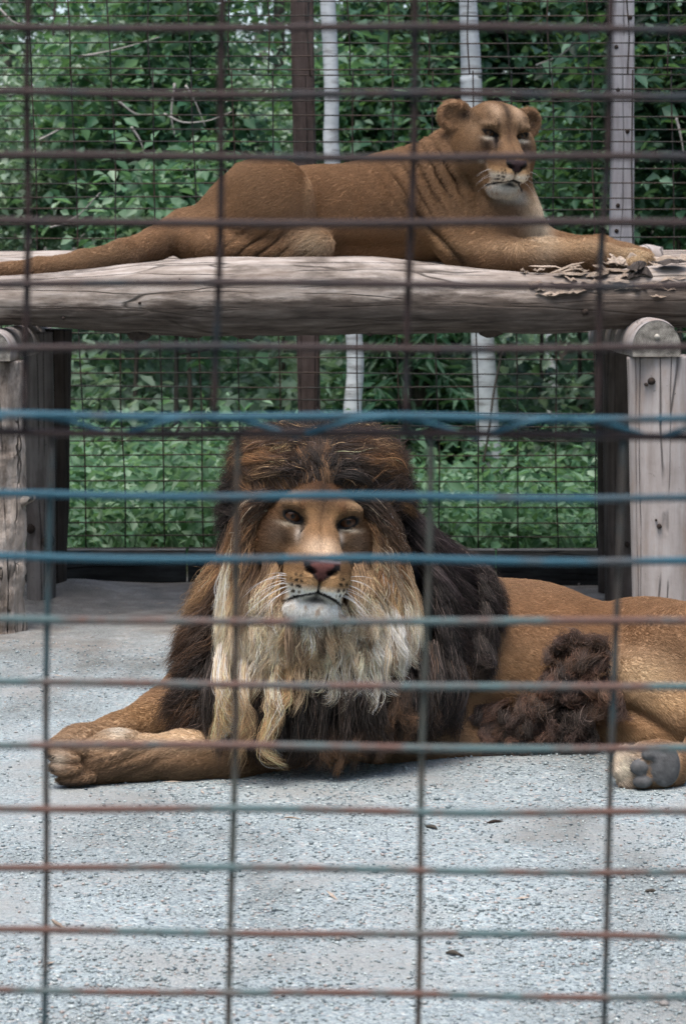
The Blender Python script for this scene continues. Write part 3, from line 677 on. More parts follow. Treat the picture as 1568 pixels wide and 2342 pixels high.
    # leafy saplings whose crowns hang in view
    S = [
        ('maple_sapling', 'broad leaved sapling filling the space left of the brown post', (440, 520), 14.2, 1.15, (400, 130), (.62, .6, .75), 1, .10, 1900),
        ('maple_sapling', 'broad leaved sapling with dark leaves above the tail of the lioness', (300, 620), 14.5, 1.2, (330, 380), (.65, .6, .55), 1, .11, 1300),
        ('maple_sapling', 'sapling with dark green leaves between birch trunks', (930, 600), 16.4, 1.2, (950, 100), (.6, .6, .6), 2, .095, 2600),
        ('maple_sapling', 'sapling of mid green leaves left of the head of the lioness', (880, 620), 15.5, 1.2, (860, 300), (.6, .5, .5), 1, .10, 2600),
        ('maple_sapling', 'dark leafy sapling behind the ears of the lioness', (1240, 620), 15.8, 1.2, (1240, 170), (.8, .6, .75), 2, .10, 4600),
        ('maple_sapling', 'sapling with hanging leaves right of the pale grey post', (1560, 640), 12.8, 1.2, (1550, 170), (.55, .5, .8), 2, .10, 3600),
        ('maple_sapling', 'bushy mid green sapling below the pale grey post', (1330, 720), 14.5, .9, (1320, 430), (.9, .6, .45), 1, .085, 4200),
        ('maple_sapling', 'bushy pale green sapling at the right frame edge', (1600, 720), 14.0, .9, (1570, 470), (.5, .5, .45), 0, .085, 2600),
        ('maple_sapling', 'pale green shrub behind the tail of the lioness', (80, 720), 15.5, .9, (90, 420), (1.0, .7, .7), 3, .085, 5000),
        ('maple_sapling', 'grey green sapling in the upper left of the forest', (60, 640), 16.5, 1.2, (120, 120), (1.0, .8, .9), 1, .09, 1500),
        ('maple_sapling', 'small bright green bush behind the haunch of the lioness', (400, 700), 13.0, .8, (405, 500), (.35, .4, .28), 0, .10, 1300),
        ('maple_sapling', 'tall pale sapling behind the dead twigs', (300, 640), 18.0, 1.2, (270, 170), (1.1, .8, .9), 3, .085, 5200),
        ('maple_sapling', 'tall pale sapling just left of the brown post', (520, 640), 18.6, 1.2, (500, 330), (.9, .8, .8), 3, .085, 4200),
        ('maple_sapling', 'pale shrub behind the back of the lioness', (650, 700), 16.5, .9, (640, 360), (.6, .6, .35), 3, .085, 1500),
    ]
    for i, (nm, lab, bp, Y, h, cp, R, lm, ls, nl) in enumerate(S):
        c = at(cp[0], cp[1], Y); b = at(bp[0], bp[1], Y); b[2] = 0
        p = [b, b*.6+c*.4+np.array([0, 0, .1]), c, c+np.array([.05, 0, R[2]*.8])]
        tree(nm, lab, p, [.016, .013, .010, .005], M['bark'], (c, R), LEAF[lm], ls*.78, int(nl*1.5), 6, 700+i, 'leafy saplings beyond the rear fence', 'sapling', lowest=max(.5, c[2]-.7), spread=R[0], narrow=.68)
    for i, (lab, x, Y, H, R, lm) in enumerate([('young spruce with drooping boughs right of the slim birch', 960, 13.9, 1.75, .75, 1), ('dark spruce beside the foot of the stout birch', 1020, 16.5, 2.1, .95, 2), ('tall dark spruce deep behind the head of the lioness', 1180, 21, 5.5, 1.6, 2), ('tall dark spruce deep behind the brown post', 640, 23, 6, 1.7, 2)]):
        b = at(x, 900, Y); conifer('spruce_tree', lab, (b[0], Y, 0), H, R, 900+i, LEAF[lm])
    # dead twigs hanging in front of the pale shrubs
    for i, (pts, Y) in enumerate([([(180, 130), (210, 125), (280, 110), (365, 85)], 12.2), ([(375, 260), (420, 280), (480, 275), (530, 255)], 12.4), ([(0, 20), (30, 50), (60, 60)], 12), ([(90, 320), (120, 305), (150, 288)], 12.3), ([(400, 190), (392, 260), (400, 310)], 12.6), ([(424, 195), (445, 230), (470, 290)], 12.6), ([(300, 290), (320, 320), (330, 350)], 12.6), ([(115, 520), (170, 500), (230, 440)], 12.3), ([(1545, 270), (1555, 310), (1562, 350)], 12.0), ([(270, 230), (310, 260), (350, 262)], 12.8), ([(1225, 150), (1290, 120), (1340, 60)], 13)]):
        c = ats([(x, y, Y) for x, y in pts]); e = mk('dead_twig', *tube(c, [.007, .005, .002], 16, 6, .002, 20, i), M['twig'], None)
        tag(e, ['bare grey twig slanting across the upper forest', 'bare forked grey twig beside the brown post', 'bare twig at the upper frame corner', 'short bare twig by the thin grey trunk', 'upright bare twig among pale leaves', 'bare twig leaning over the haunch', 'bare twig stub above the haunch', 'bare grey twig above the tail', 'thin dry stalk right of the grey post', 'bare curved twig in the pale shrubs', 'bare twig behind the ears'][i], 'twig', 'bare twigs in the forest')
    # climbing cable-like stem in front of the stout birch
    c = ats([(1150, 790, 12.4), (1128, 900, 12.4), (1118, 980, 12.4), (1098, 1110, 12.4), (1090, 1250, 12.4)]); o = mk('vine_stem', *tube(c, [.006, .006, .005], 24, 6), M['bark'], None); tag(o, 'thin dark stem crossing in front of the stout birch trunk', 'stem')
    # far wall of forest foliage, with gaps where the sky comes through
    r = rng_(303); N = 52000
    Y = 24+10*r.random(N); X = (r.random(N)*2-1)*(.16*Y+2.5); Z = r.random(N)**.8*8.5
    cl = np.stack([X, Y*.4, Z], 1)
    d = fbm(cl, .9, 3, 41)
    gap = np.zeros(N)
    for (gx, gy, sx, sy, s) in [(565, 170, 30, 120, 2.0), (625, 170, 24, 110, 1.6), (360, 40, 50, 30, 1.0), (130, 170, 40, 30, .8), (850, 190, 40, 40, 1.1), (60, 60, 60, 40, .9), (190, 30, 60, 30, .9), (470, 20, 60, 30, .7), (280, 120, 30, 20, .7), (440, 130, 20, 20, .6), (860, 330, 30, 40, .6)]:
        u = (X/Y*FPX+CX-gx)/sx; w = (600-(Z-CAM_Z)/Y*FPX-gy)/sy; gap += s*np.exp(-u*u-w*w)
    keep = (d+.26-gap*2.4 > r.random(N)*.35-.05)
    P = np.stack([X, Y, Z], 1)[keep]
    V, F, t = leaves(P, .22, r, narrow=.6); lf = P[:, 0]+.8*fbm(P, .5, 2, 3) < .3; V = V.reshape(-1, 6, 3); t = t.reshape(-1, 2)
    for sel, mt, lab in ((lf, LEAF[3], 'pale mass of distant forest foliage left of the brown post, haze painted in its leaves'), (~lf, LEAF[1], 'green mass of distant forest foliage right of the brown post')):  # left leaves get a paler colour that stands in for haze
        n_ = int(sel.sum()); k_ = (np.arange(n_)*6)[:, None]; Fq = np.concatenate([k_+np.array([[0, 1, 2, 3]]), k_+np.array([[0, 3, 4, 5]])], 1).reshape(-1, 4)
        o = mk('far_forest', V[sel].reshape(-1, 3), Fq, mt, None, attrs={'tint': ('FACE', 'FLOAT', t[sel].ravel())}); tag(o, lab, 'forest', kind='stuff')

    # unseen foliage ring added beside and behind the viewer to shut out low sky
    r = rng_(404); N = 30000; a = math.radians(38)+r.random(N)*math.radians(284); Rr = 12.5+6*r.random(N); Z = r.random(N)**.9*10.5
    P = np.stack([np.sin(a)*Rr, 5+np.cos(a)*Rr, Z], 1); P = P[fbm(P, .35, 2, 7) > -.35]
    V, F, t = leaves(P, .55, r, narrow=.7); o = mk('unseen_forest_ring', V, F, LEAF[2], None, attrs={'tint': ('FACE', 'FLOAT', t)}); tag(o, 'unseen foliage ring added around the enclosure to block the low sky', 'forest', kind='stuff')

def build_litter():
    r = rng_(61)
    items = [('straw_stalk', 'pale straw stalk on the dirt beside the rough left post', [(66, 1372), (110, 1380)], .004, M['log_split']),
             ('wood_chip', 'pale wood chip on the dirt between dark kick board and right posts', [(1322, 1338), (1350, 1332)], .008, M['post']),
             ('fallen_twig', 'curled dry leaf stalk on the gravel right of the foreground centre', [(1112, 1880), (1150, 1876)], .004, M['dark_knot']),
             ('fallen_twig', 'short dry twig on the gravel before the forepaw', [(650, 1868), (690, 1872)], .002, M['log_split']),
             ('wood_chip', 'dark bark chip on the gravel at the lower right', [(1475, 2042), (1500, 2046)], .0045, M['bark']),
             ('wood_chip', 'brown bark chip half buried at the lower middle gravel', [(1020, 2178), (1060, 2186)], .005, M['bark']),
             ('fallen_twig', 'dark crumpled leaf scrap on gravel under the mane', [(975, 1888), (1000, 1895)], .005, M['bark']),
             ('straw_stalk', 'short pale straw near the bottom left gravel', [(120, 2105), (150, 2125)], .004, M['log_split'])]
    n = 420; Yq = 4.2+5.4*r.random(n); Xq = (r.random(n)*2-1)*.15*Yq; near = r.random(n) < np.clip((Yq-5.5)/3.5, .12, 1); Xq, Yq = Xq[near], Yq[near]; n = len(Xq)
    a = r.random(n)*6.283; ln = (.008+.03*r.random(n)**2)[:, None]; d = np.stack([np.cos(a), np.sin(a), .1*r.normal(size=n)], 1); w = np.stack([-np.sin(a), np.cos(a), np.zeros(n)], 1)*(.0012+.003*r.random(n)**2)[:, None]
    c0 = np.stack([Xq, Yq, ground_z(Xq, Yq)+.004], 1); V = np.stack([c0-d*ln-w*.4, c0-w+np.array([0, 0, .002]), c0+d*ln, c0+w], 1).reshape(-1, 3); k = (np.arange(n)*4)[:, None]
    o = mk('straw_litter', V, k+np.array([[0, 1, 2, 3]]), M['log_split'], None, smooth=False); tag(o, 'scattered bits of straw and bark over the enclosure floor', 'litter', kind='stuff')
    for i, (nm, lab, pp, rad, m) in enumerate(items):
        P = []
        for (x, y) in pp:
            u = (x-CX)/FPX; v = (y-CY)/FPX; dz = -SIN-v*COS; t = -CAM_Z/dz; q = np.array([u*t, (COS-v*SIN)*t, 0]); q[2] = float(ground_z(q[0], q[1]))+rad*.6; P.append(q)
        P = np.array(P); mid = P.mean(0)+np.array([0, 0, rad*.6])+r.normal(0, .004, 3)*np.array([1, 1, .2])
        o = mk(nm, *tube([P[0], mid, P[1]], [rad*.5, rad, rad*.3], 10, 7, rad*.3, 80, i), m, None); tag(o, lab, 'litter')

if want('ground'): build_ground(); build_litter()
if want('pebbles'): build_pebbles()
if want('front'): build_front_fence()
if want('rear'): build_rear_fence()
if want('platform'): build_platform()
if want('forest'): build_forest()

# ------------------------------------------------------------------ animals: smooth-union solids meshed with surface nets
class Solid:
    def __init__(s): s.ops = []; s.BIG = .16
    def add(s, fn, lo, hi, k=.04, mode='u'): s.ops.append((fn, np.array(lo), np.array(hi), k, mode)); return s
    def cap(s, a, b, ra, rb, k=.05, mode='u'):
        a = np.asarray(a, float); b = np.asarray(b, float); r = max(ra, rb)
        def fn(P):
            d = b-a; t = np.clip(((P-a)@d)/(d@d), 0, 1); return np.linalg.norm(P-a-t[:, None]*d, axis=1)-(ra+(rb-ra)*t)
        return s.add(fn, np.minimum(a, b)-r, np.maximum(a, b)+r, k, mode)
    def chain(s, pts, rads, k=.05, kin=.03):
        for i in range(len(pts)-1): s.cap(pts[i], pts[i+1], rads[i], rads[i+1], k if i == 0 else kin)
        return s
    def ell(s, c, r, k=.05, rot=None, mode='u'):
        c = np.asarray(c, float); r = np.asarray(r, float); m = r.max()
        def fn(P):
            q = P-c
            if rot is not None: q = q@rot
            k0 = np.linalg.norm(q/r, axis=1); k1 = np.linalg.norm(q/(r*r), axis=1)+1e-9; return k0*(k0-1)/k1
        return s.add(fn, c-m, c+m, k, mode)
    def ev(s, P):
        P = np.asarray(P, float); d = np.full(len(P), s.BIG)
        for fn, lo, hi, k, mode in s.ops:
            m = np.all((P > lo-.13) & (P < hi+.13), axis=1)
            if not m.any(): continue
            e = fn(P[m]); c = d[m]
            if mode == 'd': d[m] = c+e; continue
            if mode == 'u': h = np.maximum(k-np.abs(c-e), 0)/k; d[m] = np.minimum(c, e)-h*h*k*.25
            else: e = -e; h = np.maximum(k-np.abs(c-e), 0)/k; d[m] = np.maximum(c, e)+h*h*k*.25
        return d
    def grad(s, P, e=.0015):
        g = np.stack([s.ev(P+np.eye(3)[i]*e)-s.ev(P-np.eye(3)[i]*e) for i in range(3)], 1)/(2*e)
        return g
def folds(S, c, rr, kx, kz, ph, amp, sd=5):
    c = np.asarray(c, float); rr = np.asarray(rr, float)
    def fn(P):
        w = np.exp(-(((P-c)/rr)**2).sum(1)); return amp*w*np.maximum(0, np.sin(P[:, 0]*kx+P[:, 2]*kz+ph+1.6*fbm(P, 9, 2, sd)))**1.5
    S.add(fn, c-rr*1.6, c+rr*1.6, .01, 'd')
def crease(S, a, b, w, amp):
    a = np.asarray(a, float); b = np.asarray(b, float); F_ = np.array([1, 0, 1.])
    def fn(P):
        d = (b-a)*F_; t = np.clip(((P-a)*F_)@d/(d@d), 0, 1); dd = np.linalg.norm((P-a)*F_-t[:, None]*d, axis=1); return amp*np.exp(-(dd/w)**2)*np.sin(np.pi*np.clip(t*.9+.08, 0, 1))
    S.add(fn, np.minimum(a, b)-.05-np.array([0, .15, 0]), np.maximum(a, b)+.05, .01, 'd')
def rotz(a): c, s_ = math.cos(a), math.sin(a); return np.array([[c, -s_, 0], [s_, c, 0], [0, 0, 1]])
def roty(a): c, s_ = math.cos(a), math.sin(a); return np.array([[c, 0, s_], [0, 1, 0], [-s_, 0, c]])

def mesh_solid(S, axes, B=4):
    """surface nets on a rectilinear grid, evaluating only blocks near the surface"""
    ax = []
    for a in axes:
        n = (len(a)-1)//B*B+1; ax.append(np.asarray(a[:n]))
    nx, ny, nz = map(len, ax)
    D = np.full((nx, ny, nz), .1, np.float32)
    bc = [np.array([.5*(a[i]+a[i+B]) for i in range(0, len(a)-1, B)]) for a in ax]
    bh = [np.array([.5*(a[i+B]-a[i]) for i in range(0, len(a)-1, B)]) for a in ax]
    I, J, K = np.meshgrid(*[np.arange(len(b)) for b in bc], indexing='ij')
    C = np.stack([bc[0][I], bc[1][J], bc[2][K]], -1).reshape(-1, 3)
    R = np.sqrt(bh[0][I]**2+bh[1][J]**2+bh[2][K]**2).ravel()
    d = S.ev(C)
    act = np.abs(d) < R*1.7+.012
    Iv, Jv, Kv = I.ravel(), J.ravel(), K.ravel()
    o = np.arange(B+1); OX, OY, OZ = np.meshgrid(o, o, o, indexing='ij'); OX, OY, OZ = OX.ravel(), OY.ravel(), OZ.ravel()
    neg = np.nonzero(~act & (d < 0))[0]
    for b in neg:
        i, j, k = Iv[b]*B, Jv[b]*B, Kv[b]*B; D[i:i+B+1, j:j+B+1, k:k+B+1] = -.1
    ai = np.nonzero(act)[0]
    for s in range(0, len(ai), 4000):
        q = ai[s:s+4000]; gi = (Iv[q]*B)[:, None]+OX; gj = (Jv[q]*B)[:, None]+OY; gk = (Kv[q]*B)[:, None]+OZ
        P = np.stack([ax[0][gi], ax[1][gj], ax[2][gk]], -1).reshape(-1, 3)
        D[gi.ravel(), gj.ravel(), gk.ravel()] = S.ev(P)
    neg = D < 0
    c = [neg[a:nx-1+a, b:ny-1+b, e:nz-1+e] for a in (0, 1) for b in (0, 1) for e in (0, 1)]
    cnt = sum(x.astype(np.int8) for x in c); mixed = (cnt > 0) & (cnt < 8)
    idx = np.full(mixed.shape, -1, np.int64); mi, mj, mk_ = np.nonzero(mixed); idx[mi, mj, mk_] = np.arange(len(mi))
    acc = np.zeros((len(mi), 3)); num = np.zeros(len(mi))
    corners = [(a, b, e) for a in (0, 1) for b in (0, 1) for e in (0, 1)]
    for p in range(8):
        for q in range(p+1, 8):
            A, Bq = corners[p], corners[q]
            if sum(abs(A[t]-Bq[t]) for t in range(3)) != 1: continue
            da = D[mi+A[0], mj+A[1], mk_+A[2]]; db = D[mi+Bq[0], mj+Bq[1], mk_+Bq[2]]; m = (da < 0) != (db < 0)
            t = np.where(m, da/np.where(m, da-db, 1), 0)
            pa = np.stack([ax[0][mi+A[0]], ax[1][mj+A[1]], ax[2][mk_+A[2]]], 1); pb = np.stack([ax[0][mi+Bq[0]], ax[1][mj+Bq[1]], ax[2][mk_+Bq[2]]], 1)
            acc += np.where(m[:, None], pa+(pb-pa)*t[:, None], 0); num += m
    V = acc/num[:, None]
    F = []
    def quads(e1, e2, sl, sh):
        pass
    for axis in range(3):
        a0 = [slice(None)]*3; a1 = [slice(None)]*3; a0[axis] = slice(0, D.shape[axis]-1); a1[axis] = slice(1, None)
        s = neg[tuple(a0)] != neg[tuple(a1)]; flip = neg[tuple(a0)]
        i, j, k = np.nonzero(s); fl = flip[i, j, k]
        u, v = [(1, 2), (2, 0), (0, 1)][axis]; base = np.stack([i, j, k], 1)
        ok = (base[:, u] > 0) & (base[:, v] > 0) & (base[:, u] < mixed.shape[u]) & (base[:, v] < mixed.shape[v])
        base = base[ok]; fl = fl[ok]
        def at_(du, dv):
            b = base.copy(); b[:, u] -= du; b[:, v] -= dv; return idx[b[:, 0], b[:, 1], b[:, 2]]
        q = np.stack([at_(1, 1), at_(0, 1), at_(0, 0), at_(1, 0)], 1)
        q[~fl] = q[~fl][:, ::-1]; F.append(q[(q >= 0).all(1)])
    F = np.vstack(F)
    for _ in range(2):
        d = S.ev(V); g = S.grad(V); V = V-np.clip(d, -.004, .004)[:, None]*g/np.maximum((g*g).sum(1), .2)[:, None]
    return V, F
def raxis(lo, hi, h, zones):
    a = [lo]
    while a[-1] < hi:
        s = h
        for (z0, z1, hz) in zones:
            if z0-.02 < a[-1] < z1: s = min(s, hz)
        a.append(a[-1]+s)
    return np.array(a)

class Head:
    """a lion's head in its own frame: x to the viewer's right, f forward, z up; origin between the eyes"""
    def __init__(s, pos, yaw, pitch, roll, scale, male):
        ex = np.array([math.cos(yaw), math.sin(yaw), 0]); ef = np.array([math.sin(yaw), -math.cos(yaw), 0]); ez = np.array([0, 0, 1.0])
        ef, ez = ef*math.cos(pitch)-ez*math.sin(pitch), ez*math.cos(pitch)+ef*math.sin(pitch)
        ex, ez = ex*math.cos(roll)-ez*math.sin(roll), ez*math.cos(roll)+ex*math.sin(roll)
        s.B = np.stack([ex, ef, ez], 1); s.pos = np.asarray(pos, float); s.sc = scale; s.male = male
        E = Solid(); E.BIG = 9.
        for sg in (-1, 1):
            pass
        s.E = E
    def loc(s, P): return ((P-s.pos)@s.B)/s.sc
    def wor(s, L): return s.pos+(np.asarray(L, float)*s.sc)@s.B.T
    def sdf(s, P):
        L = s.loc(P); x, f, z = L[:, 0], L[:, 1], L[:, 2]; A = np.stack([np.abs(x), f, z], 1)
        def ell(c, r, Q=A):
            q = Q-np.array(c); r = np.array(r); k0 = np.linalg.norm(q/r, axis=1); k1 = np.linalg.norm(q/(r*r), axis=1)+1e-9; return k0*(k0-1)/k1
        def cap(a, b, ra, rb):
            a = np.array(a, float); b = np.array(b, float); d = b-a; t = np.clip(((A-a)@d)/(d@d), 0, 1); return np.linalg.norm(A-a-t[:, None]*d, axis=1)-(ra+(rb-ra)*t)
        def un(a, b, k): h = np.maximum(k-np.abs(a-b), 0)/k; return np.minimum(a, b)-h*h*k*.25
        def su(a, b, k): b = -b; h = np.maximum(k-np.abs(a-b), 0)/k; return np.maximum(a, b)+h*h*k*.25
        d = ell((0, -.115, .01), (.110, .135, .108))
        d = un(d, ell((0, -.035, .025), (.082, .062, .062)), .05)
        d = un(d, ell((.088, -.055, -.065), (.048, .085, .07)), .06)
        d = un(d, cap((.020, -.005, -.005), (.020, .115, -.098), .036, .030), .045)
        d = un(d, ell((.045, .072, -.125), (.036, .062, .046)), .04)
        d = un(d, ell((.030, .114, -.148), (.038, .048, .038)), .025)
        d = un(d, ell((0, .142, -.112), (.042, .027, .026)), .018)
        d = un(d, cap((.028, .040, -.200), (.045, -.10, -.15), .042, .065), .04)
        d = un(d, ell((0, .070, -.214), (.066, .056, .037)) if s.male else ell((0, .066, -.208), (.052, .050, .032)), .014)
        d = un(d, ell((.062, .012, .031), (.036, .028, .016)), .025)         # brow
        if not s.male:
            d = un(d, ell((.108, -.070, -.085), (.052, .085, .090)), .05); d = un(d, ell((.05, -.05, .062), (.055, .07, .032)), .04)
            ea = np.stack([(A[:, 0]-.150)*.70-(z-.046)*.71, f+.135+(A[:, 0]-.150)*.35, (z-.046)*.70+(A[:, 0]-.150)*.71], 1)
            e1 = ell((.004, 0, .008), (.062, .030, .066), ea); e2 = ell((.008, .032, .014), (.048, .032, .053), ea)
            d = un(d, su(e1, e2, .008), .025)
        # eye socket, lids, opening
        zz = z - (np.abs(x)-.069)*.28
        AE = np.stack([np.abs(x), f, zz], 1)
        d = su(d, ell((.064, .040, -.008), (.031, .024, .024), AE), .020)
        d = su(d, ell((.078, .075, -.055), (.022, .035, .030)), .03)
        d = un(d, ell((.069, .0, 0), (.030, .0265, .0255), AE), .010)
        op = .0100 if s.male else .0075
        d = su(d, ell((.0675, .024, -.001 if s.male else -.003), (.0205, .020, op), AE), .004)
        # nostrils, philtrum, mouth
        d = su(d, ell((.026, .160, -.122), (.015, .013, .0075)), .006)
        d = su(d, cap((0, .150, -.142), (0, .130, -.174), .005, .006), .006)
        for a, b in (((0, .120, -.180), (.030, .128, -.186)), ((.030, .128, -.186), (.058, .105, -.197)), ((.058, .105, -.197), (.082, .055, -.212))):
            d = su(d, cap(a, b, .0080, .0070), .006)
        return d*s.sc
    def paint(s, P, base):
        """coat colour of the head"""
        L = s.loc(P); x, f, z = L[:, 0], L[:, 1], L[:, 2]; a = np.abs(x); C = base.copy()
        def blob(c, r, colr, st=1., sharp=2., Q=None):
            q = ((a-c[0])/r[0])**2+((f-c[1])/r[1])**2+((z-c[2])/r[2])**2
            w = st*np.exp(-q**(sharp/2)); C[:] = C+(np.array(colr)-C)*w[:, None]
        def mixw(w, colr): C[:] = C+(np.array(colr)-C)*np.clip(w, 0, 1)[:, None]
        def seg(p, q, w, colr, st=1.):
            p = np.array(p, float); q = np.array(q, float); A = np.stack([a, f, z], 1); d_ = q-p; t = np.clip(((A-p)@d_)/(d_@d_), 0, 1); dd = np.linalg.norm(A-p-t[:, None]*d_, axis=1)
            mixw(st*np.exp(-(dd/w)**2), colr)
        m = s.male
        n1 = fbm(L, 60, 2, 5); n2 = fbm(L, 22, 2, 8)
        if m:
            blob((0, .0, .092), (.12, .08, .050), (.12, .050, .020), .97)
            blob((0, .01, .03), (.035, .05, .03), (.10, .055, .028), .75); blob((.036, .03, .004), (.010, .03, .012), (.09, .06, .04), .7); blob((0, .02, .075), (.010, .06, .04), (.04, .02, .012), .7); blob((.020, .05, -.03), (.012, .03, .02), (.24, .125, .05), .6)
            blob((.128, -.03, -.01), (.040, .10, .15), (.13, .060, .024), .97)
            blob((.028, .03, .012), (.016, .03, .016), (.40, .24, .11), .6)
            blob((0, .10, -.075), (.048, .075, .032), (.54, .41, .29), .95, 3)
            blob((0, .05, -.035), (.03, .03, .025), (.38, .23, .115), .6)
            blob((.090, .0, -.050), (.034, .06, .034), (.10, .072, .052), .95)
            blob((.088, -.02, -.095), (.026, .05, .024), (.34, .23, .14), .6)
            blob((.050, .035, -.040), (.009, .04, .022), (.56, .48, .40), .8)
            blob((.074, .0, .040), (.028, .03, .013), (.56, .42, .27), .9); blob((.052, .02, .030), (.007, .03, .016), (.10, .045, .02), .85)
            blob((.070, .02, -.0205), (.026, .03, .0055), (.66, .56, .43), .9)
            blob((.045, .02, .035), (.008, .03, .012), (.2, .09, .035), .6)
        else:
            blob((0, -.02, .07), (.016, .10, .055), (.05, .028, .016), .95); blob((.075, -.03, .055), (.012, .06, .03), (.07, .045, .03), .6)
            blob((.045, -.02, .075), (.026, .08, .045), (.42, .30, .20), .85)
            blob((0, .04, -.01), (.03, .06, .05), (.15, .085, .045), .8)
            blob((.082, .0, -.045), (.034, .06, .032), (.085, .062, .048), .9)
            blob((.105, -.06, .0), (.03, .05, .03), (.36, .26, .17), .6)
            blob((.048, .035, -.040), (.012, .04, .024), (.18, .13, .10), .8)
            blob((.078, .0, .036), (.022, .03, .010), (.42, .31, .21), .8)
            blob((.070, .02, -.0225), (.026, .03, .0070), (.66, .54, .40), 1.)
            blob((.045, .02, .035), (.008, .03, .016), (.05, .027, .015), .85)
            blob((.03, .10, -.09), (.02, .04, .02), (.22, .12, .06), .5)
            blob((.150, -.12, .075), (.030, .03, .035), (.11, .065, .04), .8)
            blob((.120, -.12, .050), (.022, .05, .022), (.03, .018, .014), .8)
            seg((.10, .0, -.08), (.085, .09, -.17), .012, (.60, .48, .36), .7)
        # muzzle pads, whisker rows, lips, chin
        pm = np.clip((f-.055)/.03, 0, 1)*np.clip((-.118-z)/.018, 0, 1)
        mixw(pm*.9, (.42, .27, .14) if m else (.44, .29, .16))
        mixw(pm*np.clip(((-.152 if m else -.138)-z)/.018, 0, 1)*.95, (.92, .83, .70) if m else (.60, .49, .37))
        for i, (zr, f0, f1) in enumerate(((-.134, .04, .062), (-.147, .036, .07), (-.160, .036, .072), (-.173, .04, .068))):
            row = np.exp(-((z-zr-.10*(a-.05))/.0040)**2)*np.clip((a-f0)/.006, 0, 1)*np.clip((f1-a)/.006, 0, 1)*pm
            dash = np.clip(.62+.75*np.sin(a*480+i*2.1+np.sign(x)*.8+3*n1), 0, 1)
            mixw(row*dash*(1.2 if m else 1.0), (.03, .016, .008))
        chin = np.clip((-.180-.25*a-z)/.008, 0, 1)*np.clip((f-.02)/.03, 0, 1)
        mixw(chin*.95, (.84, .76, .66) if m else (.50, .42, .33))
        mixw(chin*np.clip(n1*2.2-.35, 0, 1)*np.clip((z+.238)/.02, 0, 1), (.34, .22, .13))
        # dark lips and mouth line
        Z2 = np.stack([a, z], 1); lip = np.full(len(a), 9.)
        for p, q in (((0, -.142), (0, -.172)), ((0, -.172), (.030, -.181)), ((.030, -.181), (.058, -.194)), ((.058, -.194), (.084, -.212))):
            p = np.array(p); q = np.array(q); d_ = q-p; t = np.clip(((Z2-p)@d_)/(d_@d_), 0, 1); lip = np.minimum(lip, np.linalg.norm(Z2-p-t[:, None]*d_, axis=1)+(.0015 if p[1] > -.15 else 0))
        lipw = np.clip((.0062-lip)/.003, 0, 1)*(f > .035); mixw(lipw, (.008, .006, .006))
        blob((0, .12, -.190), (.026, .05, .008), (.03, .024, .022), .8)
        # nose leather
        hw = .006+.038*np.clip((z+.144)/.032, 0, 1); pk = .007+.019*np.clip((z+.138)/.030, 0, 1)**1.5
        nose = np.clip((f-.132)/.006, 0, 1)*np.clip((hw-a)/.004+.5, 0, 1)*np.clip((z+.148)/.005, 0, 1)*np.clip((-.090-z)/.004, 0, 1)
        mixw(nose, (.125, .052, .043) if m else (.06, .035, .032))
        mixw(nose*np.clip((a-pk)/.004, 0, 1)*np.clip((-.098-z)/.005, 0, 1), (.012, .009, .009))
        mixw(nose*np.clip((z+.100)/.005, 0, 1)*.8, (.26, .22, .21) if m else (.08, .05, .05))
        s_n = nose
        # tear line and rims of the eyes
        seg((.045, .022, -.012), (.041, .055, -.055), .0068 if m else .0085, (.022, .012, .009), 1.25)
        seg((.040, .055, -.05), (.044, .07, -.085), .006, (.12, .07, .04), .6)
        zz = z-(a-.069)*.28
        e = np.sqrt(((a-.0675)/.0245)**2+((zz+.001)/(.0148 if m else .0108))**2)
        rim = np.clip(((1.26 if m else 1.42)-e)/.2, 0, 1)*np.clip((f+.01)/.01, 0, 1)
        mixw(rim, (.012, .010, .009))
        seg((.088, .0, .006), (.104, -.02, .010), .005, (.05, .03, .02), .8)
        mu = np.array((.26, .165, .095)); C[:] = mu*(np.maximum(C, .004)/mu)**(1.2 if m else 1.45); C *= (.92*(1+.10*n1+.08*n2))[:, None]
        mo = lipw
        return np.clip(C, .004, .95), np.maximum(np.maximum(nose, rim), mo)
    def wt(s, P):
        L = s.loc(P); q = np.sqrt((L[:, 0]/.17)**2+((L[:, 1]+.02)/.24)**2+((L[:, 2]+.06)/.24)**2); return np.clip((1.12-q)/.2, 0, 1)

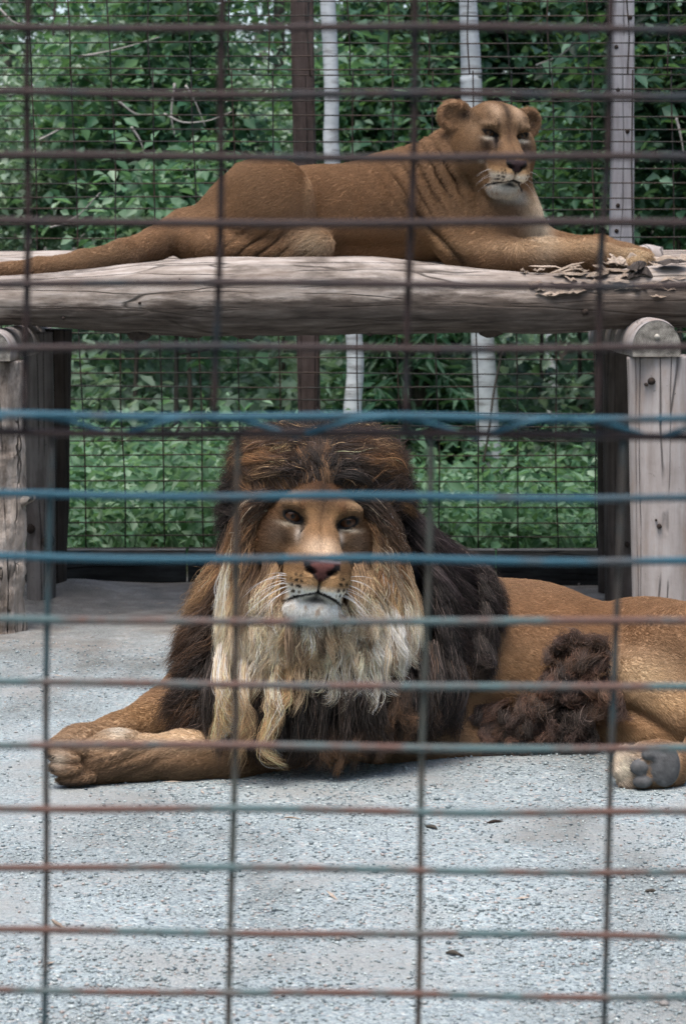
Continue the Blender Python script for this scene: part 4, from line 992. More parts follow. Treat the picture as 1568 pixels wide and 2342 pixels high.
def coat_mat(name):
    m, nt, b = new_mat(name); A = nt.nodes.new('ShaderNodeAttribute'); A.attribute_name = 'col'
    v = coords(nt); n = noise(nt, v, 170, 4, .6)
    r = ramp(nt, n.outputs[0], [(.3, (.88, .88, .88)), (.7, (1.06, 1.06, 1.06))])
    nt.links.new(mixc(nt, 1., A.outputs['Color'], r.outputs[0], 'MULTIPLY'), b.inputs['Base Color'])
    b.inputs['Roughness'].default_value = .75; b.inputs['Specular IOR Level'].default_value = .2; bump(nt, b, n.outputs[0], .4, .003)
    return m
def hair_mat(name, gloss=.06, trans=.3):
    m = bpy.data.materials.new(name); m.use_nodes = True; nt = m.node_tree
    for n in list(nt.nodes):
        if n.type == 'BSDF_PRINCIPLED': nt.nodes.remove(n)
    A = nt.nodes.new('ShaderNodeAttribute'); A.attribute_name = 'col'
    d = nt.nodes.new('ShaderNodeBsdfDiffuse'); t = nt.nodes.new('ShaderNodeBsdfTranslucent'); g = nt.nodes.new('ShaderNodeBsdfHair')
    g.component = 'Reflection'; g.inputs['Color'].default_value = (.9, .85, .8, 1); g.inputs['RoughnessU'].default_value = .35; g.inputs['RoughnessV'].default_value = .8
    for q in (d, t): nt.links.new(A.outputs['Color'], q.inputs['Color'])
    m1 = nt.nodes.new('ShaderNodeMixShader'); m1.inputs[0].default_value = trans; nt.links.new(d.outputs[0], m1.inputs[1]); nt.links.new(t.outputs[0], m1.inputs[2])
    m2 = nt.nodes.new('ShaderNodeMixShader'); m2.inputs[0].default_value = gloss; nt.links.new(m1.outputs[0], m2.inputs[1]); nt.links.new(g.outputs[0], m2.inputs[2])
    nt.links.new(m2.outputs[0], nt.nodes['Material Output'].inputs[0]); return m
M['coat'] = coat_mat('lion_coat')
M['fur'] = hair_mat('lion_fur', .03, .3)
M['mane'] = hair_mat('lion_mane', .05, .35)

def hair_obj(name, P, Cc, rad, mat, parent, taper=True):
    """P (N,K,3) strands, Cc (N,K,3) colours, rad (N,) root radius"""
    N, K, _ = P.shape
    hc = bpy.data.hair_curves.new(name); hc.add_curves([K]*N)
    off = np.array(parent['_o'], np.float32)
    hc.attributes['position'].data.foreach_set('vector', (P.astype(np.float32)-off).ravel())
    t = np.linspace(0, 1, K); prof = (1-t**2*.85) if taper else np.ones(K)
    ra = hc.attributes.get('radius') or hc.attributes.new('radius', 'FLOAT', 'POINT')
    ra.data.foreach_set('value', (rad[:, None]*prof[None]).astype(np.float32).ravel())
    ca = hc.attributes.new('col', 'FLOAT_COLOR', 'POINT')
    ca.data.foreach_set('color', np.concatenate([Cc, np.ones((N, K, 1))], 2).astype(np.float32).ravel())
    hc.materials.append(mat)
    o = bpy.data.objects.new(name, hc); col.objects.link(o); o.parent = parent; o['_o'] = [float(q) for q in off]
    return o

def sample_surface(V, F, n, r, wfun=None):
    a, b, c, d = V[F[:, 0]], V[F[:, 1]], V[F[:, 2]], V[F[:, 3]]
    nr = np.cross(c-a, d-b); area = np.linalg.norm(nr, axis=1)*.5; nrm = nr/np.maximum(area*2, 1e-12)[:, None]
    cen = (a+b+c+d)/4; w = area*(wfun(cen, nrm) if wfun is not None else 1); w = w/w.sum()
    i = r.choice(len(F), n, p=w); u, v = r.random(n)[:, None], r.random(n)[:, None]
    return (a[i]*(1-u)+b[i]*u)*(1-v)+(d[i]*(1-u)+c[i]*u)*v, nrm[i]

def short_fur(name, V, F, n, flow, length, colour, parent, seed, mask=None, rad=.00042, lift=.46, K=3):
    r = rng_(seed); camp = np.array([0, 0, CAM_Z])
    def wf(c, nn):
        v = camp-c; v /= np.linalg.norm(v, axis=1)[:, None]; fc = (nn*v).sum(1)
        w = np.where(fc > -.15, 1.0, .12)*np.clip(fc+.6, .35, 1)
        if mask is not None: w = w*mask(c)
        return w
    P, Nn = sample_surface(V, F, n, r, wf)
    d = flow(P); d = d-(d*Nn).sum(1)[:, None]*Nn; d /= np.maximum(np.linalg.norm(d, axis=1), 1e-6)[:, None]
    cl = np.stack([vnoise(P, 110, 31), vnoise(P, 110, 32), vnoise(P, 110, 33)], 1)*.10
    d = d+cl*1.6+r.normal(0, .2, P.shape); d = d-(d*Nn).sum(1)[:, None]*Nn; d /= np.maximum(np.linalg.norm(d, axis=1), 1e-6)[:, None]
    Ln = length(P)*(.65+.6*r.random(n))
    lf = lift*(.6+.8*r.random(n))
    t = np.linspace(0, 1, K)
    pts = P[:, None]+Nn[:, None]*.0003+(d[:, None]*t[None, :, None]+Nn[:, None]*(lf[:, None]*(t-.45*t*t)[None])[:, :, None])*Ln[:, None, None]
    C = colour(P)*(1.04+.17*r.normal(0, 1, (n, 1))); C = np.clip(C, .004, .95)
    g = np.linspace(.94, 1.06, K)[None, :, None]
    return hair_obj(name, pts, np.clip(C[:, None]*g, 0, .95), np.full(n, rad)*(.7+.6*r.random(n)), M['fur'], parent)

def blobs(P, C, items):
    for c, rr, colr, st, *sh in items:
        q = (((P-np.asarray(c))/np.asarray(rr))**2).sum(1); w = st*np.exp(-q**((sh[0] if sh else 2)/2)); C += (np.array(colr)-C)*w[:, None]
    return C

def eyeball(H, sg, parent):
    r = .0238*H.sc; c = H.wor((sg*.069, 0, 0)); n, m = 28, 20
    fwd = H.B@np.array([-.02*sg, 1, -.03]); fwd /= np.linalg.norm(fwd); s = np.cross(fwd, [0, 0, 1]); s /= np.linalg.norm(s); u = np.cross(s, fwd)
    V = []; C = []
    for i in range(m+1):
        th = math.pi*i/m
        for j in range(n):
            ph = 2*math.pi*j/n; V.append(c+r*(fwd*math.cos(th)+(s*math.cos(ph)+u*math.sin(ph))*math.sin(th)))
            k = math.sin(th) if th < 1.57 else 1
            C.append((.004, .004, .004, 1) if k < .25 else ((.055, .026, .014, 1) if H.male else (.07, .04, .02, 1)) if k < .78 else (.03, .016, .010, 1) if k < .86 else (.012, .009, .008, 1))
    Fq = [(i*n+j, i*n+(j+1) % n, (i+1)*n+(j+1) % n, (i+1)*n+j) for i in range(m) for j in range(n)]
    return mk('eye', np.array(V), np.array(Fq), M['eye'], parent, attrs={'col': ('POINT', 'FLOAT_COLOR', np.array(C))})
m_, nt_, b_ = new_mat('eye'); A_ = nt_.nodes.new('ShaderNodeAttribute'); A_.attribute_name = 'col'; nt_.links.new(A_.outputs['Color'], b_.inputs['Base Color'])
b_.inputs['Roughness'].default_value = .06; b_.inputs['Specular IOR Level'].default_value = .25; M['eye'] = m_

def whiskers(H, parent, seed, n=11, L=.12, wr=.00055):
    r = rng_(seed); P = []
    for sg in (-1, 1):
        for k in range(n):
            row = k % 4; o = np.array([sg*(.052+.014*r.random()), .118-.03*r.random(), -.138-.012*row+.003*r.normal()])
            d = np.array([sg*(.8+.2*r.random()), .25*r.random(), .25-.20*row+.12*r.normal()]); d /= np.linalg.norm(d); ln = L*(.55+.6*r.random()); dr = .35+.5*r.random()
            P.append([H.wor(o+d*ln*t+np.array([0, -.1, -dr])*ln*t*t*.9) for t in np.linspace(0, 1, 9)])
    P = np.array(P); N = len(P)
    return hair_obj('whiskers', P, np.full((N, 9, 3), .82), np.full(N, wr), M['mane'], parent)

# ------------------------------------------------------------------ the male lion
TAN = np.array((.265, .166, .096))
def build_lion():
    S = Solid(); A = at
    base = A(980, 1740, 6.5); base[2] = 0
    root = empty('lion', base); root['_o'] = [float(q) for q in base]
    tag(root, 'male lion with blond and black mane lying on the gravel facing the fence', 'lion', 'lions in the enclosure')
    H = Head(A(731, 1187, 6.06), math.radians(7), math.radians(-4), math.radians(7), 1.0, True)
    # trunk
    S.chain([A(900, 1540, 6.58), A(1080, 1525, 6.62), A(1220, 1540, 6.64), A(1380, 1560, 6.68), A(1560, 1555, 6.72), A(1740, 1590, 6.74)], [.235, .225, .212, .190, .20, .17], .06)
    S.cap(A(1060, 1610, 6.6), A(1360, 1640, 6.62), .11, .10, .08)
    S.ell(A(1455, 1440, 6.74), (.11, .10, .075), .08)
    S.ell(A(1180, 1420, 6.72), (.20, .12, .10), .08)
    # chest, neck, shoulders
    S.ell(A(740, 1590, 6.48), (.25, .23, .235), .10)
    S.cap(A(830, 1500, 6.52), A(750, 1250, 6.32), .21, .155, .10)
    S.ell(A(960, 1400, 6.58), (.17, .18, .17), .10)
    S.ell(A(520, 1560, 6.48), (.12, .15, .14), .10)
    S.ell(A(1000, 1600, 6.48), (.12, .14, .17), .08)
    S.cap(A(1010, 1650, 6.45), A(1120, 1700, 6.42), .075, .06, .06)      # near elbow, folded under
    S.cap(A(1120, 1690, 6.40), A(860, 1715, 6.28), .055, .05, .05)
    # mane under-bulk round the head
    S.ell(A(735, 1150, 6.34), (.195, .16, .175), .06)
    S.ell(A(735, 1330, 6.32), (.215, .15, .20), .08)
    # haunch and hind legs
    S.ell(A(1640, 1545, 6.56), (.27, .15, .185), .05, roty(math.radians(18)))
    S.chain([A(1455, 1560, 6.46), A(1560, 1640, 6.40), A(1720, 1690, 6.38)], [.085, .075, .06], .05)
    S.chain([A(1380, 1665, 6.46), A(1480, 1668, 6.42), A(1640, 1672, 6.40)], [.045, .058, .066], .02)
    S.chain([A(1700, 1715, 6.30), A(1590, 1738, 6.12), A(1510, 1750, 6.03)], [.055, .05, .048], .03)
    fx = lambda x, y, Yv: A(x, y, Yv)
    S.ell(fx(1496, 1753, 6.005), (.085, .055, .062), .03)
    for (x, y, r) in [(1428, 1728, .026), (1420, 1758, .028), (1436, 1788, .027), (1462, 1800, .024)]: S.ell(fx(x, y, 5.99), (r, r, r*.9), .015)
    pads = [(1520, 1752, .036, .052), (1460, 1755, .022, .019), (1484, 1726, .020, .014), (1468, 1788, .024, .016)]
    for (x, y, a, b) in pads: S.ell(fx(x, y, 5.952), (a, .014, b), .008)
    # near foreleg stretched to the left, paw on its side
    S.chain([A(640, 1712, 6.24), A(530, 1728, 6.13), A(420, 1730, 6.09), A(320, 1735, 6.07), A(230, 1742, 6.05)], [.085, .062, .058, .052, .050], .05)
    S.ell(A(228, 1740, 6.04), (.070, .05, .049), .03); S.ell(A(268, 1690, 6.06), (.045, .035, .024), .03)
    [S.ell(A(x, y, yy), (a, .030, b), .007, roty(math.radians(g))) for (x, y, yy, a, b, g) in ((176, 1779, 5.985, .050, .0165, -6), (152, 1757, 5.975, .043, .0175, 4), (148, 1730, 5.985, .042, .0175, 12), (172, 1706, 6.01, .044, .017, 22))]
    # far foreleg behind it
    S.chain([A(480, 1570, 6.42), A(370, 1640, 6.34), A(270, 1684, 6.24), A(180, 1706, 6.16), A(140, 1716, 6.12)], [.10, .064, .050, .045, .035], .06)
    # creases of loose skin
    crease(S, A(1405, 1500, 6.4), A(1425, 1610, 6.4), .014, .016); crease(S, A(1425, 1605, 6.4), A(1568, 1690, 6.4), .016, .018)
    crease(S, A(1160, 1380, 6.45), A(1330, 1420, 6.5), .03, .008); crease(S, A(1180, 1660, 6.4), A(1400, 1640, 6.4), .02, .010); crease(S, A(1400, 1400, 6.6), A(1430, 1500, 6.5), .03, .010)
    folds(S, A(1260, 1520, 6.42), (.16, .2, .14), 34, 6, .5, .007); folds(S, A(300, 1740, 6.0), (.09, .12, .045), 60, -170, 0, .006)
    crease(S, A(330, 1720, 6.0), A(520, 1735, 6.05), .018, .007)
    # head
    S.add(H.sdf, H.pos-.34, H.pos+.34, .035)
    hp = H.pos
    axes = [raxis(base[0]-1.05, base[0]+1.05, .0085, [(hp[0]-.13, hp[0]+.13, .0042)]), raxis(5.86, 7.02, .0085, [(hp[1]-.19, hp[1]+.06, .0042)]), raxis(-.02, .86, .0085, [(hp[2]-.26, hp[2]+.10, .0042)])]
    V, F = mesh_solid(S, axes)
    V[:, 2] = np.maximum(V[:, 2], -.004+.0*V[:, 2])
    pxy = lambda P: (P[:, 0]/P[:, 1]*FPX+CX)
    def body_col(P):
        C = np.repeat(TAN[None], len(P), 0)
        C = blobs(P, C, [
            (A(1300, 1400, 6.6), (.45, .3, .07), (0.221, 0.107, 0.045), .6),
            (A(1150, 1560, 6.4), (.18, .25, .12), (0.328, 0.193, 0.094), .6),
            (A(1470, 1545, 6.4), (.09, .25, .05), (0.492, 0.369, 0.230), .8),
            (A(1560, 1610, 6.35), (.14, .2, .035), (0.451, 0.312, 0.172), .7),
            (A(1490, 1690, 6.35), (.14, .1, .05), (0.344, 0.205, 0.098), .6),
            (A(440, 1688, 6.05), (.28, .16, .030), (0.58, 0.45, 0.31), .95),  # overhead highlight painted along the forearm top
            (A(275, 1668, 6.04), (.03, .1, .02), (0.640, 0.590, 0.508), .9),
            (A(430, 1768, 6.02), (.25, .16, .030), (0.125, 0.080, 0.046), .8),  # shade painted along the forearm underside
            (A(200, 1760, 6.0), (.09, .1, .02), (0.164, 0.107, 0.066), .75), (A(140, 1735, 5.97), (.022, .1, .02), (0.574, 0.508, 0.426), .85),
            (A(165, 1792, 5.97), (.06, .1, .008), (0.025, 0.022, 0.022), .9), (A(122, 1758, 5.96), (.012, .1, .007), (0.016, 0.016, 0.018), 1.), (A(118, 1732, 5.96), (.010, .1, .006), (0.016, 0.016, 0.018), 1.), (A(320, 1640, 6.25), (.13, .1, .05), (0.328, 0.197, 0.090), .6),
            (A(1422, 1752, 5.98), (.038, .1, .045), (.78, .71, .60), .95), (A(1430, 1802, 5.98), (.06, .1, .012), (0.082, 0.074, 0.070), .8),
        ])
        st = fbm(P*np.array([1, 1, 2.0]), 26, 2, 55); C *= (1.08+.18*fbm(P, 5, 3, 51)+.05*st)[:, None]
        # wrinkle shade painted dark over the near wrist
        w = np.exp(-(((P-A(290, 1735, 6.02))/np.array([.10, .15, .035]))**2).sum(1))*np.clip(np.sin(P[:, 0]*40-P[:, 2]*190+2*fbm(P, 20, 2, 3))*1.6-.5, 0, 1); C += (np.array((.07, .045, .03))-C)*(w*.8)[:, None]
        for (x, y, a, b) in pads:
            q = ((P[:, 0]-A(x, y, 5.95)[0])/(a*1.02))**2+((P[:, 2]-A(x, y, 5.95)[2])/(b*1.02))**2; k = np.clip((1.12-q)/.18, 0, 1)*(P[:, 1] < 5.985); C += (np.array((.092, .094, .098))*(1+.5*fbm(P, 90, 2, 4))[:, None]-C)*k[:, None]
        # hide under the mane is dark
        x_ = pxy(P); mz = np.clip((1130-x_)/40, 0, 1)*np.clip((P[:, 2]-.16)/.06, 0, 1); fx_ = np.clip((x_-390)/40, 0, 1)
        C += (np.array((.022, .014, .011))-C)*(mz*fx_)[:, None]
        return np.clip(C, .004, .95)
    def colour(P):
        C = body_col(P); w = H.wt(P); L = H.loc(P)
        # face only in front of the mane line
        fw = w*np.clip((L[:, 1]+.095)/.03, 0, 1)*np.clip((.125-L[:, 2])/.03, 0, 1)
        hc, _ = H.paint(P, np.repeat(np.array([[.26, .155, .078]]), len(P), 0)); return C+(hc-C)*fw[:, None]
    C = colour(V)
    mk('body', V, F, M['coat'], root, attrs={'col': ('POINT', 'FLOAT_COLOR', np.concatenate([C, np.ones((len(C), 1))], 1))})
    for sg in (-1, 1): eyeball(H, sg, root)
    def flow(P):
        L = H.loc(P); d = np.repeat(np.array([[.85, .1, -.45]]), len(P), 0)
        leg = np.clip((.24-P[:, 2])/.05, 0, 1)*np.clip((pxy(P)-720)/-60, 0, 1); d = d*(1-leg)[:, None]+leg[:, None]*np.array([-1, -.1, -.25])
        w = H.wt(P)*(L[:, 1] > -.11)
        hl = np.stack([L[:, 0]*5.5, -.9+0*L[:, 0], (L[:, 2]+.10)*4.0], 1); low = np.clip((-.16-L[:, 2])/.02, 0, 1)
        hl = hl*(1-low)[:, None]+low[:, None]*np.stack([L[:, 0]*4, -.3+0*L[:, 0], -1.0+0*L[:, 0]], 1)
        return d*(1-w)[:, None]+(hl@H.B.T)*w[:, None]
    def length(P):
        w = H.wt(P); L = H.loc(P); l = .0125+.003*fbm(P, 12, 2, 3)
        a_ = np.abs(L[:, 0]); hl = .0050+.030*np.clip((a_-.085)/.04, 0, 1)*np.clip((.03-L[:, 1])/.05, 0, 1)+.030*np.clip((L[:, 2]-.055)/.04, 0, 1)+.016*np.clip((-.212-L[:, 2])/.02, 0, 1)+.022*np.clip((a_-.05)/.03, 0, 1)*np.clip((-.16-L[:, 2])/.03, 0, 1); return l*(1-w)+hl*w
    def fmask(c):
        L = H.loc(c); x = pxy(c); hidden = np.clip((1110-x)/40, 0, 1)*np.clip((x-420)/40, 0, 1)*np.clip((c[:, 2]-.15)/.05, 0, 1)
        w = H.wt(c)*(L[:, 1] > -.10); _, bare = H.paint(c, np.zeros((len(c), 3)))
        padk = np.zeros(len(c))
        for (px_, py_, a, b) in pads: padk = np.maximum(padk, ((((c[:, 0]-A(px_, py_, 5.95)[0])/(a*1.05))**2+((c[:, 2]-A(px_, py_, 5.95)[2])/(b*1.05))**2) < 1.1)*(c[:, 1] < 5.985))
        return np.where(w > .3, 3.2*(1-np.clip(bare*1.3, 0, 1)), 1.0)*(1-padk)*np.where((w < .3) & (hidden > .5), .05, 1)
    short_fur('fur', V, F, 210000, flow, length, colour, root, 5, fmask)
    whiskers(H, root, 9, 12, .11)
    build_mane(S, H, root)

def build_mane(S, H, root):
    """families of strands lofted between rails (picture position plus depth), clumped, kept outside the body"""
    K = 14; allP = []; allC = []; allR = []
    def fam(n, rails, cols, seed, ncl=60, clump=.75, thick=.03, frizz=.006, lenj=(.7, 1.08), rad=.0007, curl=0, turns=2.5, cvar=.3, cpow=1.4, sj=.0, alt=None, altp=0.):
        r = rng_(seed); nr = len(rails); n = int(n*1.5); ncl = int(ncl*1.7) if ncl > 9 else ncl
        R = [ats(x) for x in rails]
        s = r.random(n); sc_ = (r.random(ncl)); sc_.sort(); ci = np.clip(np.searchsorted(sc_, s), 0, ncl-1)
        pc = np.clip(ci-1, 0, ncl-1); ci = np.where(np.abs(sc_[pc]-s) < np.abs(sc_[ci]-s), pc, ci)
        scl = sc_[ci]
        lay = r.random(n); clay = r.random(ncl)        # depth layer 0 = deep, 1 = front
        lay = np.clip(clay[ci]+.25*(lay-.5), 0, 1)
        def loft(sv, tv):
            pts = np.stack([np.stack([np.interp(sv, np.linspace(0, 1, len(q)), q[:, d]) for d in range(3)], 1) for q in R], 1)   # n,nr,3
            Q = np.concatenate([2*pts[:, :1]-pts[:, 1:2], pts, 2*pts[:, -1:]-pts[:, -2:-1]], 1)
            u = np.clip(tv*(nr-1), 0, nr-1.0001+.2); i = np.minimum(u.astype(int), nr-2); w = (u-i)[..., None]; ar = np.arange(n)[:, None]
            a, b, c, d = Q[ar, i], Q[ar, i+1], Q[ar, i+2], Q[ar, i+3]
            return .5*((2*b)+(-a+c)*w+(2*a-5*b+4*c-d)*w**2+(-a+3*b-3*c+d)*w**3)
        ln = lenj[0]+(lenj[1]-lenj[0])*(.5*r.random(n)+.5*r.random(ncl)[ci])
        t0 = r.random(n)*sj
        T = t0[:, None]+(ln-t0)[:, None]*np.linspace(0, 1, K)[None]
        P = loft(s, T); Pc = loft(scl, T); tt = np.linspace(0, 1, K)[None]
        fly = (r.random(n) < .10); cl_ = np.where(fly, .1, clump*(.55+.4*r.random(n)))[:, None]; w = cl_*tt**cpow; P = P+(Pc-P)*w[..., None]
        # bulk toward the viewer
        bell = np.sin(np.clip(tt*.85+.12, 0, 1)*math.pi)**.7
        P[..., 1] -= ((lay-.35)*thick)[:, None]*bell*2
        P += (r.normal(0, 1, (n, 1, 3))*np.array([.006, .004, .006]))*(1-.5*tt[..., None])
        # clump sway + single-hair frizz
        cw = r.random((ncl, 3, 3))*6.28; cf = 1.5+2*r.random((ncl, 3))
        for d in (0, 1, 2): P[..., d] += (.014*tt**1.1)*np.sin(cf[ci][:, d:d+1]*tt*3.3+cw[ci][:, d, 0:1])
        hw = r.random((n, 3))*6.28; hf = 4+7*r.random((n, 3))
        for d in (0, 1, 2): P[..., d] += np.where(fly, 1.8, 1.)[:, None]*frizz*tt*np.sin(hf[:, d:d+1]*tt+hw[:, d:d+1])*(.4+r.random((n, 1)))
        if curl:
            ph = cw[ci][:, 0, 0:1]+r.normal(0, .35, (n, 1)); tu = turns*6.28*(.8+.4*r.random(ncl)[ci])[:, None]
            P[..., 0] += curl*np.cos(tu*tt+ph)*tt**.5; P[..., 2] += curl*.8*np.sin(tu*tt+ph)*tt**.5; P[..., 1] += curl*.7*np.sin(tu*tt+ph+1)*tt**.5
        # colour
        Cc = np.zeros((n, K, 3)); ks = np.linspace(0, 1, len(cols)); Tn = np.clip(T, 0, 1)
        for ch in range(3):
            g = np.stack([np.interp(s, np.linspace(0, 1, len(c)), [q[ch] for q in c]) for c in cols], 1)
            uu = Tn*(len(cols)-1); i = np.minimum(uu.astype(int), len(cols)-2); f_ = uu-i; ar = np.arange(n)[:, None]
            Cc[..., ch] = g[ar, i]*(1-f_)+g[ar, i+1]*f_
        if alt is not None:
            pick = (r.random(ncl) < altp)[ci] | (r.random(n) < altp*.3)
            Cc[pick] = Cc[pick]*.25+np.array(alt)*.75
        lum = Cc.mean((1, 2)); stray = (r.random(n) < .13) & (lum < .05); Cc[stray] = Cc[stray]*.4+np.array((.105, .078, .068))*(.5+r.random((stray.sum(), 1, 1)))
        br = np.exp(cvar*(r.normal(0, .7, ncl)[ci]+r.normal(0, 1.25, n))); Cc *= br[:, None, None]
        allP.append(P); allC.append(np.clip(Cc, .006, .8)); allR.append(rad*.8*(.6+.8*r.random(n)))
    BLK = (.012, .008, .007); DK = (.022, .013, .010); DB = (.060, .031, .017); BR = (.105, .055, .028); OR = (.235, .125, .056); TN = (.50, .33, .18); CR = (.84, .68, .49); PL = (.93, .84, .71); PUR = (.018, .012, .014)
    # --- back halo of the head: dark, sweeping up and outwards
    fam(5200, [[(560, 1250, 6.30), (560, 1150, 6.28), (610, 1080, 6.26), (680, 1045, 6.25), (740, 1040, 6.25), (810, 1050, 6.25), (870, 1090, 6.27), (910, 1160, 6.30), (920, 1270, 6.32)],
               [(525, 1260, 6.34), (522, 1130, 6.32), (570, 1040, 6.30), (660, 1000, 6.29), (740, 985, 6.29), (830, 1000, 6.29), (900, 1050, 6.31), (935, 1140, 6.34), (950, 1280, 6.36)],
               [(500, 1330, 6.40), (498, 1140, 6.40), (525, 1030, 6.38), (625, 968, 6.38), (740, 950, 6.38), (855, 968, 6.38), (930, 1042, 6.40), (955, 1150, 6.42), (985, 1300, 6.44)]],
        [[BLK], [BLK, DK, DK, BLK, BLK, BLK, DK, PUR], [PUR, DK, PUR, BLK, BLK, BLK, PUR, PUR]], 1, 110, .6, .03, .010)
    # --- forehead mane, parted and swept to both sides
    fam(3000, [[(604, 1160, 6.09), (630, 1125, 6.085), (664, 1108, 6.08), (700, 1100, 6.075), (724, 1098, 6.075)],
               [(572, 1120, 6.12), (590, 1078, 6.10), (630, 1055, 6.095), (680, 1050, 6.095), (715, 1050, 6.095)],
               [(545, 1090, 6.20), (552, 1048, 6.17), (590, 1018, 6.15), (655, 1010, 6.15), (705, 1014, 6.15)],
               [(518, 1110, 6.30), (514, 1065, 6.28), (540, 1018, 6.25), (610, 978, 6.24), (690, 968, 6.24)]],
        [[OR, BR, BR, DB, DK], [BR, DB, DK, BLK, BLK], [DB, DB, BR, BR, DB], [DK, DB, DB, DB, DK]], 2, 46, .7, .012, .007, (.35, 1.08), alt=OR, altp=.16, cvar=.38)
    fam(3000, [[(745, 1100, 6.075), (775, 1104, 6.078), (808, 1120, 6.085), (836, 1150, 6.10), (850, 1195, 6.12)],
               [(752, 1050, 6.095), (800, 1055, 6.095), (845, 1075, 6.10), (880, 1115, 6.12), (890, 1180, 6.16)],
               [(765, 1012, 6.15), (830, 1022, 6.15), (885, 1045, 6.16), (915, 1095, 6.20), (920, 1170, 6.24)],
               [(780, 968, 6.24), (870, 982, 6.24), (924, 1028, 6.27), (946, 1100, 6.30), (950, 1200, 6.32)]],
        [[BLK, DK, DB, DB, BR], [BLK, BLK, DK, DK, DB], [DK, DB, BR, DB, DK], [DK, DB, DB, DK, DK]], 3, 46, .7, .012, .007, (.35, 1.08), alt=OR, altp=.15, cvar=.38)
    fam(900, [[(690, 1104, 6.075), (735, 1100, 6.072), (775, 1106, 6.075)], [(690, 1055, 6.09), (728, 1045, 6.085), (775, 1055, 6.09)], [(680, 1012, 6.14), (718, 998, 6.14), (780, 1010, 6.14)]],
        [[BR, DK, DK], [DK, BLK, BLK], [OR, BR, DK]], 4, 18, .7, .010, .006, (.4, 1.08), alt=OR, altp=.2)
    # --- crown hair swept sideways from the parting
    fam(2000, [[(718, 1092, 6.085), (714, 1055, 6.10), (712, 1020, 6.13), (716, 985, 6.18)], [(655, 1082, 6.07), (645, 1042, 6.085), (642, 1006, 6.12), (652, 976, 6.19)],
               [(585, 1098, 6.10), (572, 1055, 6.12), (572, 1014, 6.15), (600, 980, 6.22)], [(528, 1150, 6.20), (512, 1092, 6.22), (514, 1038, 6.25), (545, 994, 6.29)]],
        [[BLK, BLK, BLK, BLK], [DK, DB, DB, BLK], [DB, OR, BR, DK], [DK, DB, DB, DK]], 24, 34, .7, .014, .009, (.3, 1.1), alt=TN, altp=.09, cvar=.45)
    fam(2000, [[(748, 1092, 6.085), (752, 1055, 6.10), (756, 1020, 6.13), (752, 985, 6.18)], [(808, 1090, 6.07), (820, 1050, 6.085), (824, 1012, 6.12), (815, 978, 6.19)],
               [(862, 1115, 6.11), (880, 1068, 6.12), (886, 1026, 6.15), (862, 986, 6.22)], [(908, 1175, 6.20), (930, 1110, 6.22), (938, 1052, 6.25), (912, 1004, 6.29)]],
        [[BLK, BLK, BLK, BLK], [BLK, DK, DB, BLK], [DK, OR, BR, DK], [DK, DB, DB, DK]], 25, 34, .7, .014, .009, (.3, 1.1), alt=TN, altp=.08, cvar=.45)
    # --- temple hair joining crown and cheeks
    fam(2200, [[(632, 1118, 6.085), (606, 1150, 6.09), (594, 1200, 6.10), (590, 1250, 6.11)], [(585, 1135, 6.08), (565, 1180, 6.09), (560, 1240, 6.10), (566, 1300, 6.09)],
               [(550, 1190, 6.12), (535, 1250, 6.12), (536, 1320, 6.10), (550, 1370, 6.08)], [(525, 1280, 6.17), (515, 1340, 6.15), (520, 1400, 6.12), (540, 1440, 6.09)]],
        [[DB, BR, OR, OR], [DB, BR, OR, OR], [BR, OR, OR, TN], [BR, OR, TN, TN]], 26, 36, .8, .016, .006, (.4, 1.1), alt=CR, altp=.14, cvar=.4)
    fam(2200, [[(808, 1122, 6.09), (838, 1160, 6.10), (846, 1210, 6.115), (842, 1265, 6.125)], [(860, 1145, 6.09), (882, 1195, 6.10), (888, 1255, 6.11), (872, 1320, 6.10)],
               [(900, 1205, 6.13), (918, 1270, 6.13), (918, 1340, 6.11), (892, 1390, 6.08)], [(928, 1300, 6.18), (942, 1360, 6.16), (940, 1420, 6.13), (905, 1455, 6.09)]],
        [[DK, DB, BR, OR], [DK, DB, OR, OR], [DB, BR, OR, TN], [DB, BR, TN, TN]], 27, 36, .8, .016, .006, (.4, 1.1), alt=CR, altp=.14, cvar=.4)
    # --- hair at the edges of the face, orange brown
    fam(2600, [[(598, 1135, 6.11), (588, 1190, 6.12), (590, 1250, 6.13), (603, 1310, 6.12), (625, 1360, 6.10)],
               [(580, 1185, 6.10), (568, 1250, 6.10), (572, 1310, 6.09), (585, 1370, 6.08), (612, 1410, 6.05)],
               [(562, 1270, 6.11), (550, 1330, 6.10), (556, 1390, 6.07), (570, 1440, 6.04), (600, 1470, 6.02)],
               [(548, 1360, 6.12), (535, 1420, 6.10), (540, 1470, 6.06), (558, 1520, 6.03), (592, 1540, 6.02)]],
        [[OR, OR, OR, OR, TN], [OR, BR, BR, OR, TN], [TN, TN, TN, CR, CR], [CR]], 5, 40, .7, .02, .006, (.55, 1.05), alt=BR, altp=.2)
    fam(2600, [[(842, 1165, 6.13), (838, 1215, 6.14), (826, 1275, 6.14), (808, 1335, 6.12), (790, 1375, 6.10)],
               [(868, 1220, 6.11), (862, 1280, 6.11), (852, 1340, 6.10), (832, 1390, 6.07), (806, 1420, 6.05)],
               [(892, 1300, 6.12), (886, 1360, 6.11), (876, 1410, 6.09), (852, 1450, 6.05), (818, 1470, 6.02)],
               [(908, 1390, 6.13), (905, 1440, 6.12), (892, 1490, 6.09), (862, 1525, 6.05), (825, 1540, 6.03)]],
        [[OR, OR, OR, TN, TN], [OR, TN, TN, CR, CR], [TN, CR, CR, CR, PL], [CR]], 6, 40, .7, .02, .006, (.55, 1.05), alt=OR, altp=.22)
